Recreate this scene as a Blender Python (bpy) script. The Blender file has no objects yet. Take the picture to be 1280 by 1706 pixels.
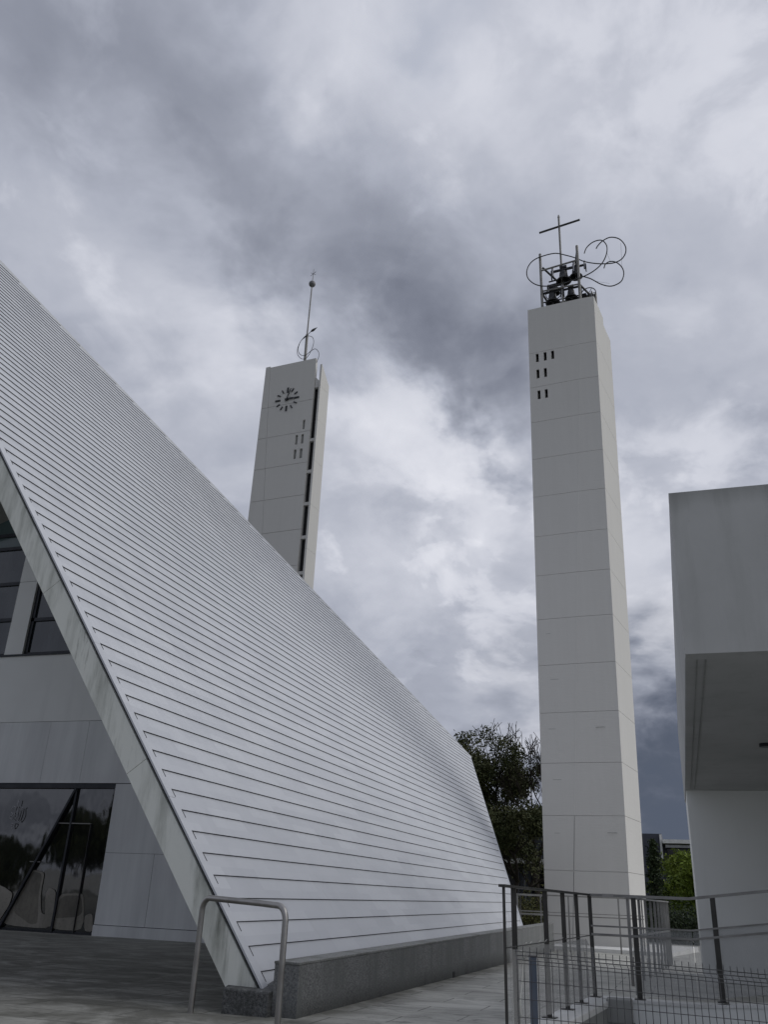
import bpy, bmesh, math, random
from mathutils import Vector, Matrix
S = bpy.context.scene
COL = S.collection
R = math.radians

# ------------------------------------------------------------------ camera
cd = bpy.data.cameras.new("camera"); cam = bpy.data.objects.new("camera", cd); COL.objects.link(cam)
cd.sensor_fit = 'VERTICAL'; cd.sensor_height = 24.0; cd.lens = 24.0 * 1430 / 1706
cd.clip_start = 0.05; cd.clip_end = 2000
Mx = ((0.304, 0.397, 0.866), (-0.952, 0.090, 0.293), (0.038, -0.914, 0.405))
rot = Matrix([[r[0], -r[1], -r[2]] for r in Mx])
q = rot.to_quaternion(); q.normalize()
cam.rotation_mode = 'QUATERNION'; cam.rotation_quaternion = q; cam.location = (0, 0, 1.2)
S.camera = cam

# ------------------------------------------------------------------ sky, sun, exposure
S.view_settings.view_transform = 'Standard'; S.view_settings.look = 'None'
S.view_settings.exposure = 0.1; S.view_settings.gamma = 1.0; S.view_settings.use_curve_mapping = False
SUN_DIR = Vector((0.10, -0.80, 0.62)).normalized()
sd = bpy.data.lights.new("sun", 'SUN'); sun = bpy.data.objects.new("sun", sd); COL.objects.link(sun)
sd.energy = 1.15; sd.angle = R(65); sd.color = (1.0, 0.98, 0.945)
sun.rotation_mode = 'QUATERNION'; sun.rotation_quaternion = SUN_DIR.to_track_quat('Z', 'Y')

W = bpy.data.worlds.new("World"); S.world = W; W.use_nodes = True
NT = W.node_tree; NT.nodes.clear()

class NG:
    def __init__(s, nt): s.nt = nt; s.L = nt.links
    def n(s, t, **k):
        o = s.nt.nodes.new(t)
        for a, b in k.items(): setattr(o, a, b)
        return o
    def put(s, sock, v):
        if isinstance(v, bpy.types.NodeSocket): s.L.new(v, sock)
        elif v is not None:
            try: sock.default_value = v
            except Exception: sock.default_value = (v, v, v)
    def m(s, op, a=None, b=None, c=None, clamp=False):
        o = s.n('ShaderNodeMath', operation=op, use_clamp=clamp)
        for i, v in enumerate((a, b, c)):
            if v is not None: s.put(o.inputs[i], v)
        return o.outputs[0]
    def vm(s, op, a=None, b=None):
        o = s.n('ShaderNodeVectorMath', operation=op)
        s.put(o.inputs[0], a)
        if b is not None:
            if op == 'SCALE': s.put(o.inputs[3], b)
            else: s.put(o.inputs[1], b)
        return o.outputs[1] if op in ('DOT_PRODUCT', 'LENGTH') else o.outputs[0]
    def noise(s, vec, scale, detail=4, rough=.55, dist=0.0, out=0):
        o = s.n('ShaderNodeTexNoise'); s.put(o.inputs['Vector'], vec)
        o.inputs['Scale'].default_value = scale; o.inputs['Detail'].default_value = detail
        o.inputs['Roughness'].default_value = rough; o.inputs['Distortion'].default_value = dist
        return o.outputs[out]
    def mp(s, v, a, b, c, d, clamp=True):
        o = s.n('ShaderNodeMapRange', clamp=clamp)
        s.put(o.inputs[0], v)
        for i, x in enumerate((a, b, c, d)): s.put(o.inputs[i + 1], x)
        return o.outputs[0]
    def mix(s, f, a, b, mode='MIX'):
        o = s.n('ShaderNodeMix', data_type='RGBA', blend_type=mode)
        s.put(o.inputs[0], f)
        for sk, v in ((o.inputs[6], a), (o.inputs[7], b)):
            if isinstance(v, tuple) and len(v) == 3: v = (*v, 1)
            s.put(sk, v)
        return o.outputs[2]
    def ramp(s, f, stops, interp='LINEAR'):
        o = s.n('ShaderNodeValToRGB'); o.color_ramp.interpolation = interp
        e = o.color_ramp.elements
        while len(e) < len(stops): e.new(0.5)
        for el, (p, c) in zip(e, stops): el.position = p; el.color = (*c, 1)
        s.put(o.inputs[0], f); return o.outputs[0]
    def mapv(s, vec, scale=(1, 1, 1), rot=(0, 0, 0), loc=(0, 0, 0)):
        o = s.n('ShaderNodeMapping'); s.put(o.inputs[0], vec)
        o.inputs[1].default_value = loc; o.inputs[2].default_value = rot; o.inputs[3].default_value = scale
        return o.outputs[0]

# cloud masses of an overcast sky: direction, tightness, lighter or darker
CLOUDS = [
(0.426,0.528,0.735,123,-0.13),
(0.500,0.431,0.751,95,-0.06),
(0.560,0.256,0.788,130,0.21),
(0.644,0.086,0.760,577,0.14),
(0.634,-0.024,0.773,79,0.05),
(0.561,0.161,0.812,862,0.16),
(0.571,0.410,0.712,139,-0.06),
(0.638,0.341,0.691,127,-0.06),
(0.702,0.279,0.656,119,-0.05),
(0.763,0.232,0.603,130,-0.10),
(0.806,0.194,0.559,178,-0.09),
(0.850,0.147,0.506,334,-0.10),
(0.571,0.514,0.640,160,0.06),
(0.521,0.565,0.639,151,0.04),
(0.666,0.473,0.577,292,0.08),
(0.713,0.421,0.561,457,0.16),
(0.726,0.459,0.511,154,0.08),
(0.774,0.313,0.550,853,0.15),
(0.816,0.281,0.506,833,0.10),
(0.843,0.245,0.480,828,0.17),
(0.878,0.189,0.440,832,0.25),
(0.900,0.151,0.408,843,0.16),
(0.816,0.324,0.480,423,0.10),
(0.884,0.261,0.389,142,0.06),
(0.895,0.292,0.336,421,0.07),
(0.950,0.198,0.240,268,-0.06),
(0.968,0.168,0.188,908,0.18),
(0.909,0.330,0.256,175,-0.04),
(0.778,-0.066,0.625,67,0.05),
(0.805,-0.118,0.581,1105,0.10),
(0.851,0.000,0.525,140,-0.02),
(0.880,-0.051,0.473,202,0.00),
(0.923,0.021,0.383,914,0.12),
(0.952,0.009,0.307,235,0.15),
(0.980,0.012,0.200,689,-0.09),
(0.991,0.012,0.132,182,-0.18),
(0.998,0.012,0.067,165,-0.20),
(0.717,0.017,0.697,159,-0.02),
]
def build_world():
    g = NG(NT)
    d = g.n('ShaderNodeTexCoord').outputs['Generated']
    d = g.vm('NORMALIZE', d)
    sep = g.n('ShaderNodeSeparateXYZ'); g.put(sep.inputs[0], d); z = sep.outputs[2]
    # cloud deck: project the direction on a high plane so that clouds flatten towards the horizon
    h = g.m('ADD', g.m('MAXIMUM', z, 0.0), 0.42)
    inv = g.m('DIVIDE', 1.0, h)
    pl = g.vm('SCALE', d, inv)
    # wisps that pull the cloud masses out of round
    w1 = g.noise(pl, 3.4, 5, .6, 0.4, out=1)
    w1 = g.vm('SCALE', g.vm('SUBTRACT', w1, (0.5, 0.5, 0.5)), 0.24)
    w2 = g.noise(pl, 9.0, 6, .55, 0.2, out=1)
    w2 = g.vm('SCALE', g.vm('SUBTRACT', w2, (0.5, 0.5, 0.5)), 0.17)
    dw = g.vm('NORMALIZE', g.vm('ADD', d, g.vm('ADD', w1, w2)))
    acc = None
    for x, y, zz, k, a in CLOUDS:
        dt = g.vm('DOT_PRODUCT', dw, (x, y, zz))
        e = g.m('EXPONENT', g.m('MULTIPLY', g.m('SUBTRACT', dt, 1.0), k))
        acc = g.m('MULTIPLY', e, a) if acc is None else g.m('MULTIPLY_ADD', e, a, acc)
    fb = g.noise(pl, 3.6, 9, .58, 0.5)
    fb2 = g.noise(pl, 8.5, 7, .54, 0.35)
    fb3 = g.noise(pl, 27.0, 6, .6, 0.3)
    lum = g.m('ADD', acc, 0.425)
    det = g.m('ADD', g.m('MULTIPLY', g.m('SUBTRACT', fb, .5), .26), g.m('MULTIPLY', g.m('SUBTRACT', fb2, .5), .26))
    det = g.m('ADD', det, g.m('MULTIPLY', g.m('SUBTRACT', fb3, .5), .06))
    puff = g.mp(g.m('ADD', fb2, g.m('MULTIPLY', g.m('SUBTRACT', fb, .5), .5)), .53, .66, 0, .16)
    fb0 = g.noise(pl, 1.5, 4, .55, 0.4)
    puff = g.m('MULTIPLY', puff, g.mp(fb0, .40, .62, .25, 1.5))
    det = g.m('ADD', det, g.m('ADD', puff, g.m('MULTIPLY', g.m('SUBTRACT', fb0, .5), .30)))
    dark = g.mp(g.noise(g.vm('ADD', pl, (3.1, 1.7, .4)), 4.2, 6, .55, .4), .50, .68, 0, -.15)
    det = g.m('ADD', det, dark)
    lum = g.m('MULTIPLY', lum, g.m('ADD', 1.0, g.m('MULTIPLY', det, 1.6)))
    # the cloud is thinner and brighter to the right of the towers
    bright = g.m('EXPONENT', g.m('MULTIPLY', g.m('SUBTRACT', g.vm('DOT_PRODUCT', d, tuple(SUN_DIR)), 1.0), 5.0))
    lum = g.m('MULTIPLY_ADD', bright, 0.22, lum)
    hi = g.m('MAXIMUM', g.m('SUBTRACT', lum, .60), 0.0)
    lum = g.m('SUBTRACT', lum, g.m('MULTIPLY', hi, .55))
    lum = g.m('MAXIMUM', lum, 0.085)
    # unseen sky behind the camera, dimmed to darken faces turned that way
    sx = sep.outputs[0]
    lum = g.m('MULTIPLY', lum, g.mp(sx, -.5, .15, .72, 1.0))
    colr = g.ramp(lum, [(0.0, (.060, .075, .105)), (.11, (.100, .112, .145)), (.2, (.184, .200, .252)), (.4, (.382, .405, .478)),
                        (.58, (.560, .578, .648)), (.75, (.735, .745, .805)), (.95, (.93, .935, .97))])
    nish = g.n('ShaderNodeTexSky'); nish.sky_type = 'NISHITA'; nish.sun_disc = False
    nish.sun_elevation = math.asin(SUN_DIR.z); nish.sun_rotation = math.atan2(SUN_DIR.x, SUN_DIR.y)
    gap = g.m('EXPONENT', g.m('MULTIPLY', g.m('SUBTRACT', g.vm('DOT_PRODUCT', dw, (0.561, 0.161, 0.812)), 1.0), 900.0))
    gap = g.m('MULTIPLY', gap, 0.36)
    far = g.m('EXPONENT', g.m('MULTIPLY', g.m('SUBTRACT', g.vm('DOT_PRODUCT', dw, (0.995, -0.005, 0.098)), 1.0), 75.0))
    colr = g.mix(g.m('MULTIPLY', far, .85, clamp=True), colr, (.084, .103, .145))
    c10 = g.vm('SCALE', colr, 10.0)
    fin = g.mix(gap, c10, nish.outputs[0])
    bg = g.n('ShaderNodeBackground'); g.put(bg.inputs[0], fin); bg.inputs[1].default_value = 0.1
    out = g.n('ShaderNodeOutputWorld'); g.L.new(bg.outputs[0], out.inputs[0])
build_world()

# ------------------------------------------------------------------ materials
def mat(name, col, rough=.7, metal=0.0, spec=.4, fn=None, bump=None, ior=None):
    m = bpy.data.materials.new(name); m.use_nodes = True
    nt = m.node_tree; g = NG(nt); b = nt.nodes['Principled BSDF']
    b.inputs['Base Color'].default_value = (*col, 1); b.inputs['Roughness'].default_value = rough
    b.inputs['Metallic'].default_value = metal; b.inputs['Specular IOR Level'].default_value = spec
    if ior: b.inputs['IOR'].default_value = ior
    if fn:
        P = g.n('ShaderNodeTexCoord').outputs['Object']
        fn(g, P, b)
    return m
def setbump(g, b, h, strength=.3, dist=.02):
    o = g.n('ShaderNodeBump'); o.inputs['Strength'].default_value = strength; o.inputs['Distance'].default_value = dist
    g.put(o.inputs['Height'], h); g.L.new(o.outputs[0], b.inputs['Normal'])

def f_tower(g, P, b):
    # painted in-situ concrete: faint mottling, rain streaks, board marks
    n1 = g.noise(P, .55, 5, .6); n2 = g.noise(P, 3.5, 5, .6)
    st = g.noise(g.mapv(P, (3.2, 3.2, .12)), 1.4, 5, .6)
    v = g.m('ADD', g.m('MULTIPLY', g.m('SUBTRACT', n1, .5), .16), g.m('MULTIPLY', g.m('SUBTRACT', n2, .5), .09))
    v = g.m('ADD', v, g.m('MULTIPLY', g.m('SUBTRACT', st, .5), .30))
    c = g.mix(g.m('ADD', v, .5, clamp=True), (.50, .49, .465), (.655, .645, .615))
    g.L.new(c, b.inputs['Base Color'])
    bd = g.noise(g.mapv(P, (1, 1, 6)), 3.0, 4, .6)
    setbump(g, b, g.m('ADD', bd, g.m('MULTIPLY', n2, .7)), .18, .02)
M_TOWER = mat('painted_concrete', (.60, .585, .54), .75, spec=.25, fn=f_tower)

def f_beam(g, P, b):
    st = g.noise(g.mapv(P, (2.2, 2.2, .35)), 1.5, 6, .65)
    n2 = g.noise(P, 5.0, 5, .65); n3 = g.noise(P, .7, 4, .5)
    c = g.mix(g.mp(st, .46, .68, 0, 1), (.72, .74, .69), (.36, .38, .34))
    c = g.mix(g.mp(n2, .35, .7, 0, .25), c, (.76, .76, .72))
    blk = g.m('MULTIPLY', g.mp(g.noise(g.mapv(P, (6, 6, .8)), 1.1, 6, .7), .56, .70, 0, 1), g.mp(n3, .38, .58, 0, .85))
    c = g.mix(blk, c, (.12, .12, .105))
    g.L.new(c, b.inputs['Base Color']); setbump(g, b, n2, .25, .01)
M_BEAM = mat('stained_concrete', (.5, .52, .48), .8, spec=.2, fn=f_beam)

def f_roof(g, P, b):
    # pale ceramic slabs: each has its own faint tone, with rain marks running down the slope
    rotP = g.mapv(P, (1, 1, 1), (R(-53.45), 0, 0))
    br = g.n('ShaderNodeTexBrick'); g.put(br.inputs[0], rotP)
    br.inputs['Color1'].default_value = (.0, .0, .0, 1); br.inputs['Color2'].default_value = (1, 1, 1, 1); br.inputs['Mortar'].default_value = (.5, .5, .5, 1)
    br.inputs['Scale'].default_value = 1.0; br.inputs['Mortar Size'].default_value = 0.0; br.inputs['Brick Width'].default_value = .9; br.inputs['Row Height'].default_value = .2888
    st = g.noise(g.mapv(rotP, (4.5, .55, 1)), 1.2, 5, .65)
    big = g.noise(rotP, .25, 4, .55)
    fine = g.noise(rotP, 9, 4, .6)
    v = g.m('ADD', g.m('MULTIPLY', g.m('SUBTRACT', br.outputs[0], .5), .32), g.m('MULTIPLY', g.m('SUBTRACT', st, .5), .62))
    v = g.m('ADD', v, g.m('MULTIPLY', g.m('SUBTRACT', big, .5), .35))
    v = g.m('ADD', v, g.m('MULTIPLY', g.m('SUBTRACT', fine, .5), .12))
    c = g.mix(g.m('ADD', v, .5, clamp=True), (.40, .415, .445), (.58, .595, .62))
    dirt = g.mp(g.noise(g.mapv(rotP, (7, 1.0, 1)), 1.3, 6, .7), .62, .8, 0, .4)
    c = g.mix(dirt, c, (.30, .295, .28))
    g.L.new(c, b.inputs['Base Color'])
    g.put(b.inputs['Roughness'], g.mp(st, .3, .7, .32, .52))
    setbump(g, b, g.m('ADD', big, g.m('MULTIPLY', st, .3)), .12, .03)
M_ROOF = mat('roof_slab', (.55, .545, .55), .42, spec=.45, fn=f_roof)
M_JOINT_SHADE = mat('dark_joint_and_shade', (.025, .026, .03), .8)  # real joints, and also painted shadow lines at roof laps and verge

def f_porch(g, P, b):
    st = g.noise(g.mapv(P, (1, 2.4, .28)), 1.0, 5, .6); n = g.noise(P, .6, 4, .5)
    c = g.mix(g.mp(st, .35, .7, 0, 1), (.77, .785, .775), (.63, .645, .64))
    c = g.mix(g.mp(n, .45, .7, 0, .4), c, (.65, .635, .645))
    g.L.new(c, b.inputs['Base Color']); setbump(g, b, g.noise(P, 12, 4, .6), .12, .005)
M_PANEL = mat('stone_panel', (.55, .56, .58), .6, spec=.3, fn=f_porch)
def f_render(g, P, b):
    n = g.noise(P, .5, 4, .5); st = g.noise(g.mapv(P, (1.5, 1.5, .2)), 1.2, 4, .6)
    c = g.mix(g.mp(n, .3, .7, 0, 1), (.84, .85, .825), (.77, .78, .755))
    c = g.mix(g.mp(st, .55, .8, 0, .35), c, (.60, .605, .59))
    g.L.new(c, b.inputs['Base Color']); setbump(g, b, g.noise(P, 30, 3, .6), .1, .004)
M_RENDER = mat('white_render', (.64, .645, .62), .8, spec=.2, fn=f_render)
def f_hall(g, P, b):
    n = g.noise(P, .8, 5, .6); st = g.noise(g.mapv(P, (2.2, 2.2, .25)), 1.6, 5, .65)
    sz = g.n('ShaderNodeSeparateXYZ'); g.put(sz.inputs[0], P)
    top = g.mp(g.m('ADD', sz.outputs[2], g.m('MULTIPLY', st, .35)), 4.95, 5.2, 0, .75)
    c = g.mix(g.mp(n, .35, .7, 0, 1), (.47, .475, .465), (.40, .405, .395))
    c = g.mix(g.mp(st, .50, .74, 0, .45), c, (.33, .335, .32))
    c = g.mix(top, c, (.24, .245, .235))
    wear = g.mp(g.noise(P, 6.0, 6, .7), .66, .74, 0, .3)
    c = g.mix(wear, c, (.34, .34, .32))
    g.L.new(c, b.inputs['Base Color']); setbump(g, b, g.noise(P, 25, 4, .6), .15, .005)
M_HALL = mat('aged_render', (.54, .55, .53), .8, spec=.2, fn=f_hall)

def f_granite(g, P, b):
    s1 = g.noise(P, 55, 3, .7); s2 = g.noise(P, 140, 2, .6)
    st = g.noise(g.mapv(P, (1.6, 1.6, .22)), 1.7, 5, .65); st2 = g.noise(g.mapv(P, (5, 5, .2)), 1.5, 4, .6)
    c = g.mix(g.mp(s1, .38, .62, 0, 1), (.085, .088, .09), (.24, .245, .24))
    c = g.mix(g.mp(s2, .58, .7, 0, .5), c, (.38, .38, .37))
    c = g.mix(g.mp(st, .42, .62, 0, .85), c, (.12, .127, .123))
    c = g.mix(g.mp(st2, .62, .72, 0, .35), c, (.38, .385, .375))
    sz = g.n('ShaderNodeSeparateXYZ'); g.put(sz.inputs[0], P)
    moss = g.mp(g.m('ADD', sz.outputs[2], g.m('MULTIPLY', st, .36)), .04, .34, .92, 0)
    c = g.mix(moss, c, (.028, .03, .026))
    g.L.new(c, b.inputs['Base Color']); setbump(g, b, s1, .5, .006)
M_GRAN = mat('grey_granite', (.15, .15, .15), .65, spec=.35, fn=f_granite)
def f_granr(g, P, b):
    s1 = g.noise(P, 32, 5, .75); n = g.noise(P, 7, 5, .65); s2 = g.noise(P, 120, 2, .6)
    c = g.mix(g.mp(s1, .38, .66, 0, 1), (.035, .037, .038), (.17, .175, .172)); c = g.mix(g.mp(n, .42, .66, 0, .8), c, (.045, .047, .045)); c = g.mix(g.mp(s2, .62, .72, 0, .5), c, (.36, .36, .35))
    g.L.new(c, b.inputs['Base Color']); setbump(g, b, s1, .9, .015)
M_GRANR = mat('rough_dark_granite', (.08, .08, .08), .6, spec=.4, fn=f_granr)
def f_grantop(g, P, b):
    s1 = g.noise(P, 60, 3, .7); n = g.noise(P, 3, 5, .6)
    c = g.mix(g.mp(s1, .38, .62, 0, 1), (.13, .135, .13), (.27, .275, .265))
    c = g.mix(g.mp(n, .5, .7, 0, .8), c, (.08, .082, .07))
    g.L.new(c, b.inputs['Base Color']); setbump(g, b, s1, .3, .004)
M_GRANTOP = mat('granite_coping', (.2, .2, .2), .65, fn=f_grantop)

def f_paver(g, P, b):
    br = g.n('ShaderNodeTexBrick'); g.put(br.inputs[0], g.mapv(P, (1, 1, 1), (0, 0, R(90))))
    br.inputs['Color1'].default_value = (.0, .0, .0, 1); br.inputs['Color2'].default_value = (1, 1, 1, 1); br.inputs['Mortar'].default_value = (.5, .5, .5, 1)
    br.inputs['Scale'].default_value = 1.0; br.inputs['Mortar Size'].default_value = .011; br.inputs['Mortar Smooth'].default_value = .3
    br.inputs['Brick Width'].default_value = 1.2; br.inputs['Row Height'].default_value = .6
    n1 = g.noise(P, .45, 6, .62, .5); n2 = g.noise(g.mapv(P, (1.0, .8, 1)), 1.3, 7, .68, .7); n3 = g.noise(P, 26, 4, .6); n4 = g.noise(g.mapv(P, (1.3, .8, 1)), 2.0, 7, .72, .9)
    c = g.mix(g.mp(n1, .35, .68, 0, 1), (.40, .40, .365), (.57, .565, .515))
    c = g.mix(g.m('MULTIPLY', br.outputs[0], .22), c, (.62, .61, .58))
    c = g.mix(g.mp(n2, .42, .64, 0, .75), c, (.18, .178, .155))
    c = g.mix(g.mp(n3, .4, .75, 0, .22), c, (.5, .5, .47))
    black = g.m('MULTIPLY', g.mp(n4, .555, .64, 0, 1), g.mp(n1, .38, .55, 1, .15))
    c = g.mix(g.m('MULTIPLY', black, .8), c, (.028, .028, .025))
    # algae and wet grime in front of the porch and along the granite
    sx = g.n('ShaderNodeSeparateXYZ'); g.put(sx.inputs[0], P)
    zone = g.m('MULTIPLY', g.mp(sx.outputs[1], 2.6, 4.6, 0, 1), g.mp(sx.outputs[0], 19, 13, .6, 1))
    drip = g.m('MULTIPLY', g.mp(sx.outputs[1], 3.1, 3.75, 0, 1), g.mp(sx.outputs[1], 3.95, 3.84, 0, 1))
    zn = g.mp(g.m('ADD', g.m('MULTIPLY', n2, .6), g.m('MULTIPLY', n4, .5)), .36, .62, .25, .95)
    c = g.mix(g.m('MULTIPLY', g.m('MAXIMUM', zone, drip), zn), c, (.125, .123, .105))
    mort = g.m('MULTIPLY', br.outputs[1], g.mp(n4, .35, .6, .95, .35))
    c = g.mix(mort, c, (.04, .04, .035))
    g.L.new(c, b.inputs['Base Color'])
    g.put(b.inputs['Roughness'], g.mp(n2, .4, .7, .75, .5))
    setbump(g, b, g.m('SUBTRACT', g.m('ADD', n3, n2), g.m('MULTIPLY', br.outputs[1], 1.2)), .3, .008)
M_PAVE = mat('stone_paving', (.2, .2, .19), .7, spec=.3, fn=f_paver)
def f_conc(g, P, b):
    n1 = g.noise(P, 1.2, 6, .6); n2 = g.noise(P, 9, 5, .65); st = g.noise(g.mapv(P, (3, 3, .4)), 1.8, 5, .65)
    c = g.mix(g.mp(n1, .35, .7, 0, 1), (.34, .345, .33), (.24, .245, .235))
    c = g.mix(g.mp(st, .5, .75, 0, .5), c, (.15, .155, .145))
    c = g.mix(g.mp(n2, .45, .75, 0, .25), c, (.4, .4, .385))
    g.L.new(c, b.inputs['Base Color']); setbump(g, b, n2, .2, .006)
M_CONC = mat('grey_concrete', (.3, .3, .29), .8, spec=.2, fn=f_conc)
def f_kerb(g, P, b):
    n1 = g.noise(P, 2.2, 6, .6); n2 = g.noise(P, 11, 5, .7)
    c = g.mix(g.mp(n1, .35, .7, 0, 1), (.78, .78, .76), (.60, .60, .58))
    c = g.mix(g.mp(n2, .58, .72, 0, .5), c, (.2, .2, .18))
    g.L.new(c, b.inputs['Base Color']); setbump(g, b, n2, .2, .006)
M_KERB = mat('white_kerb', (.55, .55, .53), .8, spec=.2, fn=f_kerb)
def f_grass(g, P, b):
    n = g.noise(P, .3, 6, .65); n2 = g.noise(P, 6, 5, .7)
    c = g.mix(g.mp(n, .35, .65, 0, 1), (.035, .05, .018), (.07, .085, .03)); c = g.mix(g.mp(n2, .4, .7, 0, .5), c, (.03, .038, .016))
    g.L.new(c, b.inputs['Base Color'])
M_GRASS = mat('rough_grass', (.05, .07, .025), .95, spec=.1, fn=f_grass)

def f_steel(lo, hi):
    def f(g, P, b):
        n = g.noise(P, 3, 4, .6); n2 = g.noise(P, 2.0, 4, .6)
        c = g.mix(g.mp(n, .35, .7, 0, 1), lo, hi); g.L.new(c, b.inputs['Base Color'])
        g.put(b.inputs['Roughness'], g.mp(n2, .3, .7, .28, .5))
    return f
M_STEEL = mat('brushed_stainless', (.42, .41, .39), .38, metal=1.0, fn=f_steel((.29, .28, .265), (.42, .41, .395)))
M_TUBE = mat('weathered_steel_tube', (.22, .215, .2), .6, metal=.0, fn=f_steel((.19, .183, .17), (.27, .262, .245)))
M_DARKST = mat('dark_steel_flat', (.07, .068, .062), .5, metal=.3, fn=f_steel((.04, .039, .035), (.075, .072, .066)))
M_RAILTOP = mat('grey_steel_rail', (.2, .2, .19), .45, metal=.5, fn=f_steel((.21, .205, .195), (.32, .315, .30)))
M_WIRE = mat('dark_wire', (.05, .05, .052), .5, metal=.3, fn=f_steel((.06, .06, .062), (.10, .10, .104)))
M_FPOST = mat('blue_grey_post', (.10, .12, .16), .5, metal=.2, fn=f_steel((.085, .105, .14), (.13, .15, .19)))
M_IRON = mat('dark_iron', (.025, .026, .03), .55, metal=.3, fn=f_steel((.018, .019, .022), (.045, .046, .05)))
M_BELL = mat('dark_bronze', (.03, .03, .032), .45, metal=.5, fn=f_steel((.022, .023, .026), (.05, .05, .052)))
M_BLACK = mat('black_louvre', (.008, .008, .009), .6)
M_MARK = mat('dark_grey_metal', (.03, .031, .034), .5)
M_CURL = mat('dark_tube', (.05, .05, .052), .45, metal=.4, fn=f_steel((.045, .045, .047), (.085, .085, .085)))
M_FRAME = mat('dark_aluminium', (.025, .028, .033), .4, metal=.2, fn=f_steel((.02, .023, .028), (.04, .043, .05)))
M_BALL = mat('dark_grey_ball', (.13, .13, .135), .5, fn=f_steel((.11, .11, .114), (.16, .16, .165)))
M_ZINC = mat('zinc_can', (.35, .35, .36), .4, metal=.5, fn=f_steel((.32, .32, .33), (.48, .48, .49)))
M_TIE = mat('white_tie', (.6, .6, .55), .6)

def f_glassdoor(g, P, b):
    w = g.noise(g.mapv(P, (1, .8, .45)), 1.1, 3, .5)
    n = g.noise(g.mapv(P, (1, 1.2, .7)), .8, 4, .6)
    g.L.new(g.mix(g.mp(n, .4, .65, 0, 1), (.006, .008, .008), (.018, .018, .016)), b.inputs['Base Color'])
    setbump(g, b, w, .22, .06)
M_GLASS = mat('dark_reflective_glass', (.01, .012, .012), .04, spec=.5, fn=f_glassdoor, ior=2.1)
def f_glasswin(g, P, b):
    n = g.noise(g.mapv(P, (1, 1.5, .25)), 1.6, 4, .6)
    g.L.new(g.mix(g.mp(n, .4, .65, 0, 1), (.018, .026, .032), (.045, .055, .062)), b.inputs['Base Color'])
    setbump(g, b, g.noise(P, .8, 2, .5), .12, .05)
M_WGLASS = mat('grey_window_glass', (.03, .035, .04), .06, spec=.5, fn=f_glasswin, ior=1.8)
def f_teal(g, P, b):
    n = g.noise(g.mapv(P, (1, 1.5, .4)), 1.2, 4, .6)
    g.L.new(g.mix(n, (.06, .10, .10), (.11, .15, .15)), b.inputs['Base Color'])
M_TEAL = mat('tinted_green_glass', (.09, .13, .13), .08, spec=.5, fn=f_teal, ior=1.6)

def film(name, col, alpha, rough=.25):
    m = bpy.data.materials.new(name); m.use_nodes = True; nt = m.node_tree; g = NG(nt)
    b = nt.nodes['Principled BSDF']; out = nt.nodes['Material Output']
    b.inputs['Base Color'].default_value = (*col, 1); b.inputs['Roughness'].default_value = rough
    t = g.n('ShaderNodeBsdfTransparent'); mx = g.n('ShaderNodeMixShader')
    P = g.n('ShaderNodeTexCoord').outputs['Object']
    n = g.noise(g.mapv(P, (1.5, 1.5, .6)), .8, 3, .5)
    g.put(mx.inputs[0], g.mp(n, .3, .7, alpha - .08, alpha + .1))
    g.L.new(t.outputs[0], mx.inputs[1]); g.L.new(b.outputs[0], mx.inputs[2]); g.L.new(mx.outputs[0], out.inputs[0])
    return m
M_FILM = film('clear_plastic_sheet', (.46, .46, .45), .30)
M_BALGLASS = film('frosted_balustrade_glass', (.46, .47, .465), .32, .15)

def leafmat(name, c1, c2, c3):
    def f(g, P, b):
        n = g.noise(P, .55, 4, .6); n2 = g.noise(P, 5, 3, .6)
        c = g.mix(g.mp(n, .38, .62, 0, 1), c1, c2); c = g.mix(g.mp(n2, .45, .7, 0, .6), c, c3); g.L.new(c, b.inputs['Base Color'])
    return mat(name, c1, .7, spec=.2, fn=f)
M_LEAF_D = leafmat('dark_leaf', (.032, .044, .016), (.058, .064, .024), (.080, .076, .034))
M_LEAF_C = leafmat('conifer_leaf', (.014, .024, .010), (.026, .040, .014), (.034, .05, .016))
M_LEAF_B = leafmat('bright_leaf', (.11, .165, .02), (.18, .225, .032), (.07, .11, .015))
M_LEAF_Y = leafmat('olive_leaf', (.05, .055, .014), (.085, .082, .022), (.03, .038, .012))
M_BARK = mat('bark', (.03, .026, .022), .9, spec=.1)
def f_slate(g, P, b):
    n = g.noise(P, .5, 4, .5); c = g.mix(n, (.045, .05, .066), (.075, .08, .10)); g.L.new(c, b.inputs['Base Color'])
M_SLATE = mat('slate_cladding', (.06, .065, .08), .6, fn=f_slate)
M_DKWIN = mat('dark_window', (.008, .009, .012), .1, spec=.5)
M_FASCIA = mat('white_fascia', (.62, .62, .60), .6, fn=f_kerb)

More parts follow.
